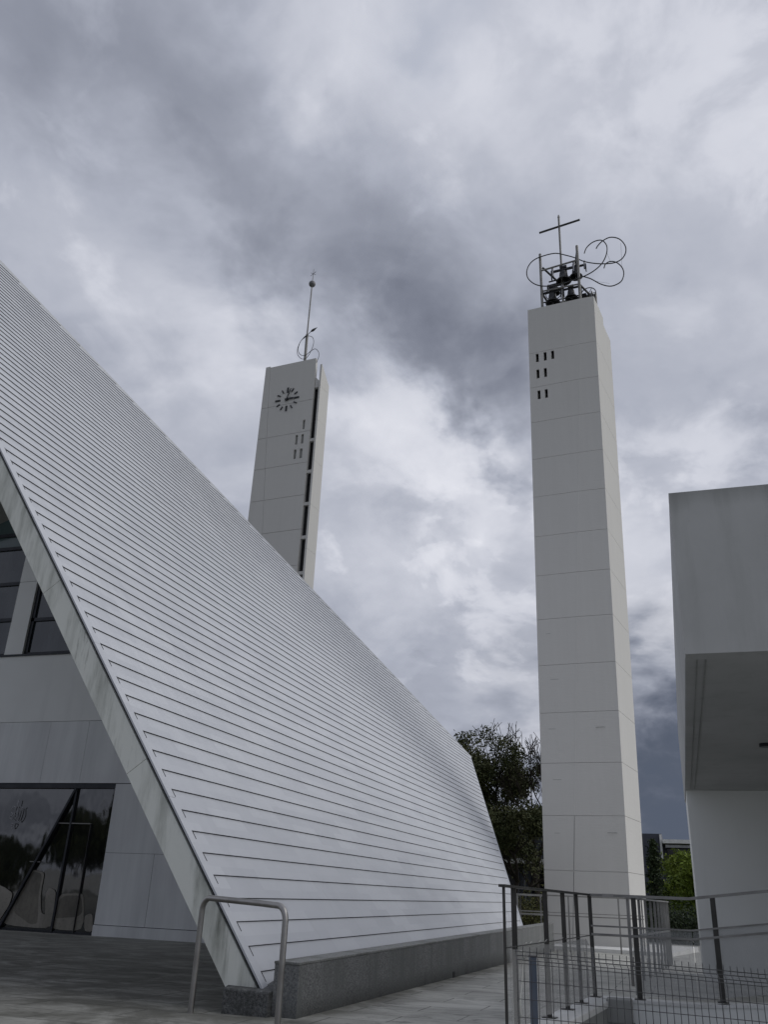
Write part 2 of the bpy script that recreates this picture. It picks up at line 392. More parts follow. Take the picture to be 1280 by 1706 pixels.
# ------------------------------------------------------------------ mesh helpers
class MB:
    def __init__(s): s.v = []; s.f = []; s.mi = []
    def face(s, pts, mi=0):
        b = len(s.v); s.v += [tuple(p) for p in pts]; s.f.append(tuple(range(b, b + len(pts)))); s.mi.append(mi)
    def hexa(s, p, mi=0):   # 8 corners: bottom 4 ccw, top 4 ccw
        b = len(s.v); s.v += [tuple(x) for x in p]
        for f in ((3, 2, 1, 0), (4, 5, 6, 7), (0, 1, 5, 4), (1, 2, 6, 5), (2, 3, 7, 6), (3, 0, 4, 7)):
            s.f.append(tuple(b + i for i in f)); s.mi.append(mi)
        return s
    def box(s, x0, x1, y0, y1, z0, z1, mi=0):
        return s.hexa([(x0, y0, z0), (x1, y0, z0), (x1, y1, z0), (x0, y1, z0), (x0, y0, z1), (x1, y0, z1), (x1, y1, z1), (x0, y1, z1)], mi)
    def prism(s, bot, top, mi=0, mtop=None):
        n = len(bot); b = len(s.v); s.v += [tuple(x) for x in bot] + [tuple(x) for x in top]
        s.f.append(tuple(b + i for i in reversed(range(n)))); s.mi.append(mi)
        s.f.append(tuple(b + n + i for i in range(n))); s.mi.append(mi if mtop is None else mtop)
        for i in range(n):
            j = (i + 1) % n; s.f.append((b + i, b + j, b + n + j, b + n + i)); s.mi.append(mi)
        return s
    def tube(s, pts, r, n=8, mi=0, cap=True):
        pts = [Vector(p) for p in pts]; N = len(pts); b = len(s.v)
        rr = r if isinstance(r, (list, tuple)) else [r] * N
        up = None
        for i, p in enumerate(pts):
            t = (pts[min(i + 1, N - 1)] - pts[max(i - 1, 0)])
            t = t.normalized() if t.length > 1e-9 else Vector((0, 0, 1))
            if up is None:
                up = Vector((0, 0, 1)) if abs(t.z) < .9 else Vector((1, 0, 0))
            up = (up - t * up.dot(t)); up = up.normalized() if up.length > 1e-6 else t.orthogonal().normalized()
            sd_ = t.cross(up)
            for k in range(n):
                a = 2 * math.pi * k / n
                s.v.append(tuple(p + (up * math.cos(a) + sd_ * math.sin(a)) * rr[i]))
        for i in range(N - 1):
            for k in range(n):
                k2 = (k + 1) % n
                s.f.append((b + i * n + k, b + i * n + k2, b + (i + 1) * n + k2, b + (i + 1) * n + k)); s.mi.append(mi)
        if cap:
            s.f.append(tuple(b + k for k in reversed(range(n)))); s.mi.append(mi)
            s.f.append(tuple(b + (N - 1) * n + k for k in range(n))); s.mi.append(mi)
        return s
    def bar(s, p, q, w, h, up=(0, 0, 1), mi=0):   # rectangular bar, w sideways, h along up
        p = Vector(p); q = Vector(q); t = (q - p).normalized(); u = Vector(up); u = (u - t * u.dot(t)).normalized(); sd_ = t.cross(u)
        c = []
        for e in (p, q):
            c += [e - sd_ * w / 2 - u * h / 2, e + sd_ * w / 2 - u * h / 2, e + sd_ * w / 2 + u * h / 2, e - sd_ * w / 2 + u * h / 2]
        return s.hexa(c, mi)
    def lathe(s, c, prof, n=20, mi=0):
        c = Vector(c); b = len(s.v)
        for r, z in prof:
            for k in range(n):
                a = 2 * math.pi * k / n; s.v.append((c.x + r * math.cos(a), c.y + r * math.sin(a), c.z + z))
        for i in range(len(prof) - 1):
            for k in range(n):
                k2 = (k + 1) % n
                s.f.append((b + i * n + k, b + i * n + k2, b + (i + 1) * n + k2, b + (i + 1) * n + k)); s.mi.append(mi)
        return s
    def build(s, name, mats, parent=None, smooth=False, origin=None, bevel=0.0, recalc=True):
        org = Vector(origin) if origin is not None else (wloc(parent) if parent else Vector((0, 0, 0)))
        me = bpy.data.meshes.new(name)
        me.from_pydata([(v[0] - org.x, v[1] - org.y, v[2] - org.z) for v in s.v], [], s.f)
        if not isinstance(mats, (list, tuple)): mats = [mats]
        for m in mats: me.materials.append(m)
        for p, i in zip(me.polygons, s.mi): p.material_index = i; p.use_smooth = smooth
        if recalc:
            bm = bmesh.new(); bm.from_mesh(me); bmesh.ops.recalc_face_normals(bm, faces=bm.faces); bm.to_mesh(me); bm.free()
        if smooth:
            try: me.set_sharp_from_angle(angle=R(40))
            except Exception: pass
        o = bpy.data.objects.new(name, me); COL.objects.link(o)
        if parent: o.parent = parent
        else: o.location = org
        if bevel:
            md = o.modifiers.new('bevel', 'BEVEL'); md.width = bevel; md.segments = 2; md.limit_method = 'ANGLE'
        return o
def wloc(o):
    p = Vector((0, 0, 0))
    while o: p += o.location; o = o.parent
    return p
def thing(name, label, cat, loc=(0, 0, 0), group=None):
    o = bpy.data.objects.new(name, None); COL.objects.link(o); o.location = loc; o.empty_display_size = .3
    o['label'] = label; o['category'] = cat
    if group: o['group'] = group
    return o
def tag(o, label, cat, group=None, kind=None):
    o['label'] = label; o['category'] = cat
    if group: o['group'] = group
    if kind: o['kind'] = kind
    return o
def struct(o): o['kind'] = 'structure'; return o
def carve(o, boxes):   # cut real holes through a solid mesh
    for i, c in enumerate(boxes):
        cm = bpy.data.meshes.new('cut'); tmp = MB().hexa(c)
        cm.from_pydata([tuple(Vector(v) - wloc(o)) for v in tmp.v], [], tmp.f)
        bm = bmesh.new(); bm.from_mesh(cm); bmesh.ops.recalc_face_normals(bm, faces=bm.faces); bm.to_mesh(cm); bm.free()
        co = bpy.data.objects.new('cut', cm); COL.objects.link(co); co.location = wloc(o)
        md = o.modifiers.new('b', 'BOOLEAN'); md.operation = 'DIFFERENCE'; md.object = co; md.solver = 'EXACT'
        bpy.context.view_layer.update()
        dg = bpy.context.evaluated_depsgraph_get()
        me = bpy.data.meshes.new_from_object(o.evaluated_get(dg), depsgraph=dg)
        o.modifiers.clear(); old = o.data; o.data = me
        bpy.data.objects.remove(co); bpy.data.meshes.remove(cm)
def smooth_path(pts, sub=6):
    P = [Vector(p) for p in pts]; out = []
    for i in range(len(P) - 1):
        p0, p1, p2, p3 = P[max(i - 1, 0)], P[i], P[i + 1], P[min(i + 2, len(P) - 1)]
        for k in range(sub):
            t = k / sub
            out.append(.5 * ((2 * p1) + (p2 - p0) * t + (2 * p0 - 5 * p1 + 4 * p2 - p3) * t * t + (3 * p1 - p0 - 3 * p2 + p3) * t ** 3))
    out.append(P[-1]); return out

# ------------------------------------------------------------------ ground
def gz(x):   # the plaza falls gently away from the steps
    if x < 9.2: return 0.0
    return -0.0105 * (min(x, 34.0) - 9.2)
def build_ground():
    m = MB()
    xs = [-30, -10, 3, 9.2, 11.5, 16, 21.6, 28, 34, 50]
    for a, b in zip(xs, xs[1:]):
        def strip(y0a, y1a, y0b, y1b):
            m.face([(a, y0a, gz(a)), (b, y0b, gz(b)), (b, y1b, gz(b)), (a, y1a, gz(a))])
        yl = lambda x: 1.44 - .093 * (x - 7.78)
        if a < 11.5: strip(yl(a), 60, yl(b), 60)
        else: strip(-30, 60, -30, 60)
    struct(m.build('plaza', M_PAVE, recalc=False))
    t = MB(); t.face([(-30, -30, -.45), (11.45, -30, -.45), (11.45, 4.4, -.45), (-30, 4.4, -.45)])
    struct(t.build('lower_terrace', M_CONC, recalc=False))
    g_ = MB(); n = 24
    g_.face([(700 * math.cos(2 * math.pi * k / n), 700 * math.sin(2 * math.pi * k / n), -.75) for k in range(n)])
    struct(g_.build('ground', M_GRASS, recalc=False))
build_ground()

# ------------------------------------------------------------------ chapel
T = R(53.4507); cT, sT = math.cos(T), math.sin(T)
FY, FZ = 4.313, .275
def rp(x, s, off=0.0):   # a point on the roof slope: along the eaves, up the slope, off the surface
    return Vector((x, FY + s * cT - off * sT, FZ + s * sT + off * cT))
def sz(z): return (z - FZ) / sT
S_FF, S_FT = sz(.466), sz(7.741)
APX = 9.43; S_AP = sz(18.49)
def xr(s):   # right-hand end of the slope
    if s < S_FT: return 26.83 + (44.787 - 26.83) * (s - S_FF) / (S_FT - S_FF)
    return 44.787 - (s - S_FT) * (44.787 - 9.43) / (S_AP - S_FT)
def clip(poly, f):   # keep where f(p) >= 0
    out = []
    for i in range(len(poly)):
        a, b = poly[i], poly[(i + 1) % len(poly)]; fa, fb = f(a), f(b)
        if fa >= 0: out.append(a)
        if fa * fb < 0: t = fa / (fa - fb); out.append((a[0] + t * (b[0] - a[0]), a[1] + t * (b[1] - a[1])))
    return out
def f_reflection(c1, c2):
    def f(g, P, b):
        n = g.noise(g.mapv(P, (1, 1, .6)), 1.6, 5, .6); n2 = g.noise(P, 14, 4, .6)
        c = g.mix(g.mp(n, .35, .65, 0, 1), c1, c2); c = g.mix(g.mp(n2, .5, .75, 0, .3), c, (.05, .048, .042)); g.L.new(c, b.inputs['Base Color'])
    return f
M_REFL_BEIGE = mat('beige_painted_reflection', (.3, .28, .24), .25, spec=.5, fn=f_reflection((.22, .207, .175), (.31, .29, .25)))  # colours for the reflections painted on the door glass
M_REFL_BROWN = mat('brown_painted_reflection', (.17, .15, .13), .25, spec=.5, fn=f_reflection((.10, .094, .078), (.22, .205, .17)))
def smooth2(pts):   # round a closed outline
    n = len(pts); out = []
    for i in range(n):
        a, b, c = Vector(pts[i - 1]), Vector(pts[i]), Vector(pts[(i + 1) % n])
        for t in (0, .5, 1):
            p = b.lerp(a, .28); q_ = b.lerp(c, .28); out.append(tuple((1 - t) ** 2 * p + 2 * t * (1 - t) * b + t * t * q_))
    return out
def build_chapel():
    C0 = (9.3, 4.6, 0)
    ch = thing('chapel', 'white tent-shaped chapel with a steep ribbed slab roof and dark glass doors', 'chapel', C0)
    rnd = random.Random(4)
    # roof: lapped courses of slabs
    m = MB(); ds = .232 / sT; s = .232 * .42 / sT; edges = [-.13]
    while s < S_AP: edges.append(s); s += ds
    edges.append(S_AP)
    for a, b in zip(edges, edges[1:]):
        x0 = APX + .012; xa, xb = xr(a), xr(b)
        t0 = .0195; t1 = .003
        if a < S_FT < b:
            outl = [(x0, a), (xa, a), (xr(S_FT), S_FT), (xb, b), (x0, b)]
        else: outl = [(x0, a), (xa, a), (xb, b), (x0, b)]
        if xb - x0 < .02: outl = [(x0, a), (xa, a), (x0, b)]
        top = [rp(x, s_, t0 + (t1 - t0) * (s_ - a) / (b - a)) for x, s_ in outl]
        bot = [rp(x, s_, -.02) for x, s_ in outl]
        n = len(top)
        m.face(top, 0)
        for i in range(n):
            j = (i + 1) % n; m.face([bot[i], bot[j], top[j], top[i]], 1 if i == 0 else 0)  # butt faces coloured near-black to stand for the lap shadows
        # the short upright return at the verge
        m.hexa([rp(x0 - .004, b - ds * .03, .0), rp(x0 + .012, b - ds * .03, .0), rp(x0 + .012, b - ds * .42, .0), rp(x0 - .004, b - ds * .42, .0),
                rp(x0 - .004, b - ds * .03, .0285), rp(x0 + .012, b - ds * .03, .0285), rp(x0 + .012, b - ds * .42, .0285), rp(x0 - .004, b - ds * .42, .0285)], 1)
    m.build('roof', [M_ROOF, M_JOINT_SHADE], ch, recalc=True)
    # verge trim along the raking edge, in lengths
    v = MB(); s = -.11
    while s < S_AP - .1:
        e = min(s + 2.4, S_AP)
        v.hexa([rp(9.285, s + .004, .008), rp(APX, s + .004, .008), rp(APX, e, .008), rp(9.285, e, .008), rp(9.285, s + .004, .03), rp(APX, s + .004, .03), rp(APX, e, .03), rp(9.285, e, .03)])
        s = e
    v.build('verge_trim', M_ROOF, ch)
    gp = MB(); gp.hexa([rp(9.345, -.11, -.06), rp(9.425, -.11, -.06), rp(9.425, S_AP, -.06), rp(9.345, S_AP, -.06), rp(9.345, -.11, .006), rp(9.425, -.11, .006), rp(9.425, S_AP, .006), rp(9.345, S_AP, .006)])
    gp.build('verge_shadow', M_JOINT_SHADE, ch)  # solid dark strip standing in for the shadow line beside the beam
    rc = MB(); rc.bar(rp(9.30, S_AP, -.01), rp(44.80, S_FT, -.01), .09, .09); rc.bar(rp(44.82, S_FT + .03, -.02), rp(26.86, S_FF - .1, -.02), .05, .09); rc.build('ridge_cap', M_ROOF, ch)
    # deck under the slabs and the raking concrete beam at its front
    deck = MB(); prof = [(9.9, 0), (26.5, S_FF), (44.6, S_FT), (9.9, S_AP - .1)]
    deck.prism([rp(x, s_, -.33) for x, s_ in prof], [rp(x, s_, -.03) for x, s_ in prof]); deck.build('roof_deck', M_CONC, ch)
    bm_ = MB(); s = -.05; cuts = [-.12, 2.87, 5.87, 8.87, 11.87, 14.87, 17.87, S_AP]
    for a, b in zip(cuts, cuts[1:]):
        p = lambda s_, o: [rp(9.3, s_, o), rp(9.9, s_, o)]
        a_ = a + (.008 if a > 0 else 0)
        q0 = [rp(9.3, a_, -.33), rp(9.9, a_, -.33), rp(9.9, a_, -.03), rp(9.3, a_, -.03)]
        q1 = [rp(9.3, b, -.33), rp(9.9, b, -.33), rp(9.9, b, -.03), rp(9.3, b, -.03)]
        bm_.prism(q0, q1)
        if a > 0: bm_.prism([rp(9.312, a - .02, -.325), rp(9.9, a - .02, -.325), rp(9.9, a - .02, -.06), rp(9.312, a - .02, -.06)],
                            [rp(9.312, a + .02, -.325), rp(9.9, a + .02, -.325), rp(9.9, a + .02, -.06), rp(9.312, a + .02, -.06)])
    bm_.build('gable_beam', M_BEAM, ch)
    # far slope, hidden behind the ridge
    fs = MB(); zl = lambda x, y: (18.53 - .3042 * (x - 9.3)) - .35 * (y - (17.85 - .2254 * (x - 9.3)))
    out = [(9.3, 17.9), (44.7, 9.9), (30, 15.6), (24, 24), (21.3, 25.2), (18.8, 20.5)]
    fs.prism([(x, y, zl(x, y) - .36) for x, y in out], [(x, y, zl(x, y) - .04) for x, y in out]); fs.build('far_slope', M_CONC, ch)
    sw = MB(); sw.prism([(21.7, 25.6, -.2), (24, 23.8, -.2), (24, 23.5, -.2), (21.7, 25.2, -.2)], [(21.7, 25.6, zl(21.7, 25.6) - .4), (24, 23.8, zl(24, 23.8) - .4), (24, 23.5, zl(24, 23.5) - .4), (21.7, 25.2, zl(21.7, 25.2) - .4)])
    sw.prism([(24, 23.8, -.2), (30, 15.4, -.2), (30, 15.1, -.2), (24, 23.4, -.2)], [(24, 23.8, zl(24, 23.8) - .4), (30, 15.4, zl(30, 15.4) - .4), (30, 15.1, zl(30, 15.1) - .4), (24, 23.4, zl(24, 23.4) - .4)])
    sw.build('side_wall', M_RENDER, ch)
    # end gable (behind), closes the nave
    # gable front, set deep in the porch
    XW = 21.55
    roofy = lambda z: FY + (z - FZ) / math.tan(T) + .30
    def slab(mb, y0, y1, z0, z1, x0, x1, mi=0):
        poly = clip([(y0, z0), (y1, z0), (y1, z1), (y0, z1)], lambda p: p[0] - roofy(p[1]))
        poly = clip(poly, lambda p: (zl(XW, p[0]) - .2) - p[1]) if poly else poly
        if len(poly) >= 3: mb.prism([(x1, y, z) for y, z in poly], [(x0, y, z) for y, z in poly], mi)
    sk = MB(); slab(sk, 4, 14.87, -.2, .125, XW - .035, XW + .3); sk.build('wall_skirt', M_PANEL, ch)
    pn = MB()
    for y0, y1, z0, z1 in ((13.345, 14.87, .14, 1.895), (4, 13.335, .14, 1.895), (4, 14.87, 1.903, 3.69)): slab(pn, y0, y1, z0, z1, XW, XW + .3)
    pn.build('porch_panel', M_PANEL, ch)
    bk = MB(); slab(bk, 4, 14.86, .1, 3.7, XW + .012, XW + .28); slab(bk, 4, 25.4, 3.7, 5.45, XW + .012, XW + .29); bk.build('panel_joint', M_JOINT_SHADE, ch)
    bd = MB(); ys = [5, 10.9, 13.4, 16.1, 17.45, 19.9, 22.6, 25.4]
    for a, b in zip(ys, ys[1:]): slab(bd, a + .004, b - .004, 3.71, 5.455, XW, XW + .3)
    bd.build('stone_band', M_PANEL, ch)
    up = MB(); slab(up, 5, 25.4, 5.465, 7.50, XW - .006, XW + .3); up.build('upper_wall', M_RENDER, ch)
    sl = MB(); slab(sl, 5, 25.4, 7.50, 7.56, XW - .05, XW + .3); sl.build('window_sill', M_FRAME, ch)
    pr = MB(); slab(pr, 19.02, 19.70, 7.56, 9.97, XW - .02, XW + .3); slab(pr, 19.02, 19.70, 9.985, 14, XW - .02, XW + .3); pr.build('pier', M_RENDER, ch)
    # upper windows
    for y0, y1, zs in ((8.5, 19.02, [7.56, 8.70, 10.4, 12.6]), (19.70, 25.3, [7.56, 8.75, 9.98, 11.25, 11.75, 14.2])):
        fr = MB()
        slab(fr, y0, y1, zs[0], zs[0] + .07, XW + .06, XW + .2)
        if y1 < 19.5: slab(fr, y1 - .12, y1, 7.6, 14, XW + .06, XW + .2)
        else: slab(fr, y0, y0 + .06, 7.6, 14, XW + .06, XW + .2)
        for i, z in enumerate(zs[1:-1]): slab(fr, y0, y1, z - .055, z + .055, XW + .06, XW + .2)
        for y in (21.6, 23.4) if y1 > 20 else (16.9, 14.8): slab(fr, y - .05, y + .05, 7.6, 14, XW + .062, XW + .198)
        wf = fr.build('window', M_FRAME, ch)
        pg = MB(); slab(pg, y0, y1, 7.6, 11.25 if y1 > 20 else 14, XW + .12, XW + .14); pg.build('pane', M_WGLASS, wf)
        if y1 > 20:
            pt = MB(); slab(pt, y0, y1, 11.3, 14, XW + .12, XW + .14); pt.build('transom_pane', M_TEAL, wf)
    # entrance: dark glass wall
    df = MB(); slab(df, 14.87, 25.3, 3.57, 3.705, XW + .02, XW + .3)
    slab(df, 14.87, 25.3, -.14, -.07, XW + .1, XW + .24)
    df.hexa([(XW + .05, 16.19, -.1), (XW + .2, 16.19, -.1), (XW + .2, 16.25, -.1), (XW + .05, 16.25, -.1), (XW + .05, 16.15, 3.58), (XW + .2, 16.15, 3.58), (XW + .2, 16.21, 3.58), (XW + .05, 16.21, 3.58)])
    df.hexa([(XW + .02, 17.88, -.1), (XW + .2, 17.88, -.1), (XW + .2, 17.95, -.1), (XW + .02, 17.95, -.1), (XW + .02, 16.16, 3.58), (XW + .2, 16.16, 3.58), (XW + .2, 16.23, 3.58), (XW + .02, 16.23, 3.58)])
    dfo = df.build('door_frame', M_FRAME, ch)
    for nm, y0, y1, z0, z1 in (('transom', 14.87, 17.0, 2.6, 2.65),):
        for q in ((15.53, 16.17, 2.622, 2.645), (16.22, 16.66, 2.622, 2.645), (16.98, 17.32, 1.60, 1.622), (15.52, 15.537, -.1, 2.61)):
            tb = MB(); slab(tb, *q, XW + .06, XW + .16); tb.build('door_rail', M_CURL if q[1] - q[0] < .05 else M_RAILTOP, dfo)
    g1 = MB()   # the fixed lights and the leaf that leans a touch out of plane
    g1.prism([(XW + .14, 14.87, -.12), (XW + .14, 16.2, -.12), (XW + .14, 16.2, 3.6), (XW + .14, 14.87, 3.6)], [(XW + .12, 14.87, -.12), (XW + .12, 16.2, -.12), (XW + .12, 16.2, 3.6), (XW + .12, 14.87, 3.6)])
    g1.prism([(XW + .15, 16.22, -.12), (XW + .15, 17.9, -.12), (XW + .15, 16.22, 3.6)], [(XW + .13, 16.22, -.12), (XW + .13, 17.9, -.12), (XW + .13, 16.22, 3.6)])
    g1.build('door_pane', M_GLASS, dfo)
    g2 = MB(); g2.prism([(XW + .09, 17.92, -.12), (XW + .09, 25.2, -.12), (XW + .16, 25.2, 3.6), (XW + .16, 16.2, 3.6)], [(XW + .07, 17.92, -.12), (XW + .07, 25.2, -.12), (XW + .14, 25.2, 3.6), (XW + .14, 16.2, 3.6)])
    g2.build('sliding_pane', M_GLASS, dfo)
    film = {  # outlines of pale stone-like reflections, laid on the panes as thin shapes
    'A': [(17.896, -0.004), (17.745, 0.356), (17.613, 0.800), (17.238, 1.418), (16.834, 1.349), (16.791, 1.283), (16.797, 0.829), (16.672, 0.310), (16.345, 0.298), (16.298, -0.046)],
    'A2': [(17.595, 0.323), (17.471, 0.938), (17.190, 1.365), (16.860, 1.308), (16.870, 0.774), (16.719, 0.075), (16.950, 0.039), (17.204, 0.157)],
    'B': [(16.481, 0.009), (16.552, 0.367), (16.643, 0.835), (16.537, 0.971), (16.371, 0.924), (16.308, 0.847), (16.279, 0.379), (16.253, 0.020)],
    'C': [(16.248, 0.174), (16.215, 0.694), (16.095, 0.842), (15.475, 0.865), (15.396, 0.777), (15.238, -0.046), (16.225, -0.043)],
    'C2': [(16.190, 0.215), (16.158, 0.670), (16.016, 0.793), (15.480, 0.813), (15.351, 0.392), (15.533, 0.282), (15.928, 0.252)],
    'D': [(15.283, 0.306), (15.156, 0.383), (15.035, 0.368), (14.949, -0.045), (15.208, -0.045)],
    'E': [(18.195, 0.981), (17.964, 0.921), (17.662, 0.784), (17.723, 0.476), (17.931, 0.125), (18.098, -0.170), (18.943, -0.211), (19.242, 0.822)],
    }
    for kk, pts in film.items():  # these shapes are the painted reflections on the door panes
        dk = kk.endswith('2'); x1 = XW + (.058 if kk == 'E' else .112) - (.004 if dk else .0018 if kk == 'B' else 0)
        fm = MB(); fm.prism([(x1, y, z) for y, z in smooth2(pts)], [(x1 - .003, y, z) for y, z in smooth2(pts)]); fm.build('painted_reflection', M_REFL_BROWN if dk else M_REFL_BEIGE, dfo)
    # silver sign on the glass: upright strokes over a small triangle
    sg = MB(); X = XW + .045; r_ = .011
    def st(pts): sg.tube(smooth_path([(X, y, z) for y, z in pts], 5), r_, 6)
    cy, cz = 18.07, 2.86
    st([(cy + .02, cz + .38), (cy + .02, cz + .22)])
    st([(cy + .16, cz + .17), (cy + .20, cz + .05), (cy + .12, cz - .02), (cy + .22, cz - .10), (cy + .10, cz - .16)])
    st([(cy + .17, cz + .19), (cy + .07, cz + .19), (cy + .06, cz + .05), (cy + .06, cz - .16)])
    st([(cy - .02, cz + .19), (cy - .02, cz - .02), (cy + .01, cz - .18)])
    st([(cy - .09, cz + .16), (cy - .10, cz + .02), (cy - .07, cz - .17)])
    st([(cy - .21, cz + .18), (cy - .16, cz + .15), (cy - .20, cz - .04), (cy - .13, cz - .21), (cy - .10, cz - .18)])
    st([(cy + .10, cz - .26), (cy - .02, cz - .28), (cy + .06, cz - .40), (cy + .10, cz - .26)])
    sg.build('door_emblem', M_ZINC, dfo)
    # inner floor step and dim nave behind the glass
    inn = MB(); inn.box(XW + .31, 29, 8, 24, -.35, -.24); inn.build('inner_floor', M_CONC, ch)
    return ch
build_chapel()

# granite upstand along the eaves and the block the raking beam stands on
def build_granite():
    w = thing('granite_wall', 'low dark grey granite wall running along the foot of the white roof', 'low wall', (20, 3.98, 0))
    m = MB(); xs = [9.24, 11.55, 14.6, 17.6, 20.6, 23.6, 26.6, 29.05]
    for a, b in zip(xs, xs[1:]):
        za, zb = .478 + .0022 * (a - 9.2), .478 + .0022 * (b - 9.2); e = .006
        m.hexa([(a + e, 3.84, gz(a) - .3), (b, 3.84, gz(b) - .3), (b, 4.115, gz(b) - .3), (a + e, 4.115, gz(a) - .3), (a + e, 3.84, za), (b, 3.84, zb), (b, 4.115, zb), (a + e, 4.115, za)])
    m.hexa([(9.26, 3.86, -.5), (29, 3.86, -.5), (29, 4.1, -.5), (9.26, 4.1, -.5), (9.26, 3.86, .47), (29, 3.86, .51), (29, 4.1, .51), (9.26, 4.1, .47)])
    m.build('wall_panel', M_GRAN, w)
    c = MB()
    c.hexa([(9.235, 3.835, .480), (29.06, 3.835, .524), (29.06, 4.12, .524), (9.235, 4.12, .480), (9.235, 3.835, .507), (29.06, 3.835, .551), (29.06, 4.12, .551), (9.235, 4.12, .507)])
    c.build('coping', M_GRANTOP, w, bevel=.006)
    dr = MB(); dr.box(16.02, 16.14, 3.83, 3.86, gz(16) + .0, gz(16) + .09); dr.build('drain_outlet', M_BLACK, w)
    b = MB()
    b.hexa([(9.16, 4.118, -.1), (9.9, 4.118, -.1), (9.9, 4.80, -.1), (9.16, 4.64, -.1), (9.16, 4.118, .225), (9.9, 4.118, .31), (9.9, 4.80, .31), (9.16, 4.64, .235)])
    o = b.build('granite_block', M_GRANR, origin=(9.5, 4.4, 0), bevel=.018); tag(o, 'short rough granite block under the foot of the raking beam', 'stone block')
build_granite()

# steel hoop handrail at the head of the steps
def build_hoop():
    A = Vector((9.0, 4.9, 0)); B = Vector((8.34, 3.64, 0)); t = (B - A).normalized(); L = (B - A).length; h = 1.075; r = .13
    P = lambda s, z: A + t * s + Vector((0, 0, z))
    pts = [P(0, -.05), P(.0, .3), P(.0, .6), P(0, h - r)]
    for k in range(1, 8): a = math.pi / 2 * k / 7; pts.append(P(r - r * math.cos(a), h - r + r * math.sin(a)))
    pts += [P(L * .4, h - .01), P(L * .7, h - .02)]
    for k in range(0, 8): a = math.pi / 2 * k / 7; pts.append(P(L - r + r * math.sin(a), h - .03 - r + r * math.cos(a)))
    pts += [P(L, .5), P(L, .1), P(L, -.5)]
    m = MB(); m.tube(pts, .0295, 16)
    o = m.build('hoop_rail', M_STEEL, smooth=True, origin=A); tag(o, 'bent stainless steel hoop handrail standing before the granite block', 'handrail')
build_hoop()

# ------------------------------------------------------------------ bell tower (right)
B0 = Vector((32.02, 4.5, 0)); UR = Vector((-.1, -.995, 0)); UD = Vector((.989, -.15, 0))
def bt(u, d, z): return B0 + UR * u + UD * d + Vector((0, 0, z))
def build_bell_tower():
    tw = thing('bell_tower', 'tall white concrete bell tower with small slots, bells and a cross on top', 'tower', B0)
    uL = lambda z: .0056 * z; uR = lambda z: 2.80 + .0116 * z; dB = lambda z: 2.62 + .018 * z
    uC = lambda z: 1.0 + (z - 1.57) * .0644 if z < 24.5 else 2.5
    js = [0.30, 2.116, 3.882, 5.651, 7.434, 9.204, 10.994, 12.777, 14.435, 16.183, 17.921, 19.672, 21.397, 23.16, 25.53]
    js = [-.5] + js[1:]
    def ring(z, ins=0.0, fold=True):
        f = .05 if fold else 0
        return [bt(uL(z) + ins, ins, z), bt(uC(z), ins - .0, z), bt(uR(z) - ins, f + ins, z), bt(uR(z) - ins + .02, dB(z) - ins, z), bt(uL(z) + ins, dB(z) - ins, z)]
    core = MB(); core.prism(ring(-.5, .035), ring(25.0, .035)); 
    rows = []
    blocks = {}
    sh = MB()
    slotsz = [(22.66, 23.09, (.43, .78, 1.11)), (21.82, 22.27, (.43, .76)), (20.77, 21.2, (.44, .76))]
    for i, (a, b) in enumerate(zip(js, js[1:])):
        a_ = a + .006; b_ = b - .006
        sh.prism(list(ring(a_)), list(ring(b_)))
    # the top lift steps down behind
    body = sh.build('shaft', M_TOWER, tw)
    cut = []
    for z0, z1, us in slotsz:
        for u in us: cut.append([bt(u, -.2, z0), bt(u + .13, -.2, z0), bt(u + .13, 2.0, z0), bt(u, 2.0, z0), bt(u, -.2, z1), bt(u + .13, -.2, z1), bt(u + .13, 2.0, z1), bt(u, 2.0, z1)])
    cut.append([bt(-.3, 1.75, 25.12), bt(3.6, 1.75, 25.12), bt(3.6, 3.6, 25.12), bt(-.3, 3.6, 25.12), bt(-.3, 1.75, 25.8), bt(3.6, 1.75, 25.8), bt(3.6, 3.6, 25.8), bt(-.3, 3.6, 25.8)])
    co = core.build('joint_core', M_TOWER, tw)
    carve(co, cut); carve(body, cut)
    # slim vertical day joint where the front folds
    vj = MB()
    for a, b in zip(js, js[1:]):
        if a < 3.8: vj.tube([bt(uC(a + .02), -.001, a + .02), bt(uC(b - .02), -.001, b - .02)], .006, 4)
    vj.build('fold_joint', M_JOINT_SHADE, tw)
    fs = MB()
    for a, b in zip(js, js[1:]):
        if 3.8 < a < 23: fs.tube([bt(uC(a + .03), .001, a + .03), bt(uC(b - .03), .001, b - .03)], .005, 4)
    fs.build('fold_seam', M_TOWER, tw)
    rm = random.Random(2)
    for i, (a, b) in enumerate(zip(js[1:6], js[2:7])):
        for u in ((.22 + rm.uniform(0, .2), 1.75 + rm.uniform(0, .5)) if i in (0, 2) else (.3 + rm.uniform(0, .2),)):
            z = a + (b - a) * .68 + rm.uniform(-.02, .02); l = rm.uniform(.2, .42)
            k = MB(); k.hexa([bt(u, -.003, z), bt(u + l, -.003, z), bt(u + l, .01, z), bt(u, .01, z), bt(u + .03, -.003, z + .012), bt(u + l - .05, -.003, z + .012), bt(u + l - .05, .01, z + .012), bt(u + .03, .01, z + .012)])
            k.build('form_mark', M_CONC, tw)
    pl = MB(); pl.hexa([bt(-1.2, -1.8, -.5), bt(4.3, -1.8, -.5), bt(4.3, 3.6, -.5), bt(-1.2, 3.6, -.5), bt(-1.2, -1.8, -.12), bt(4.3, -1.8, -.12), bt(4.3, 3.6, -.12), bt(-1.2, 3.6, -.12)])
    pl.build('plinth', M_KERB, tw)
build_bell_tower()

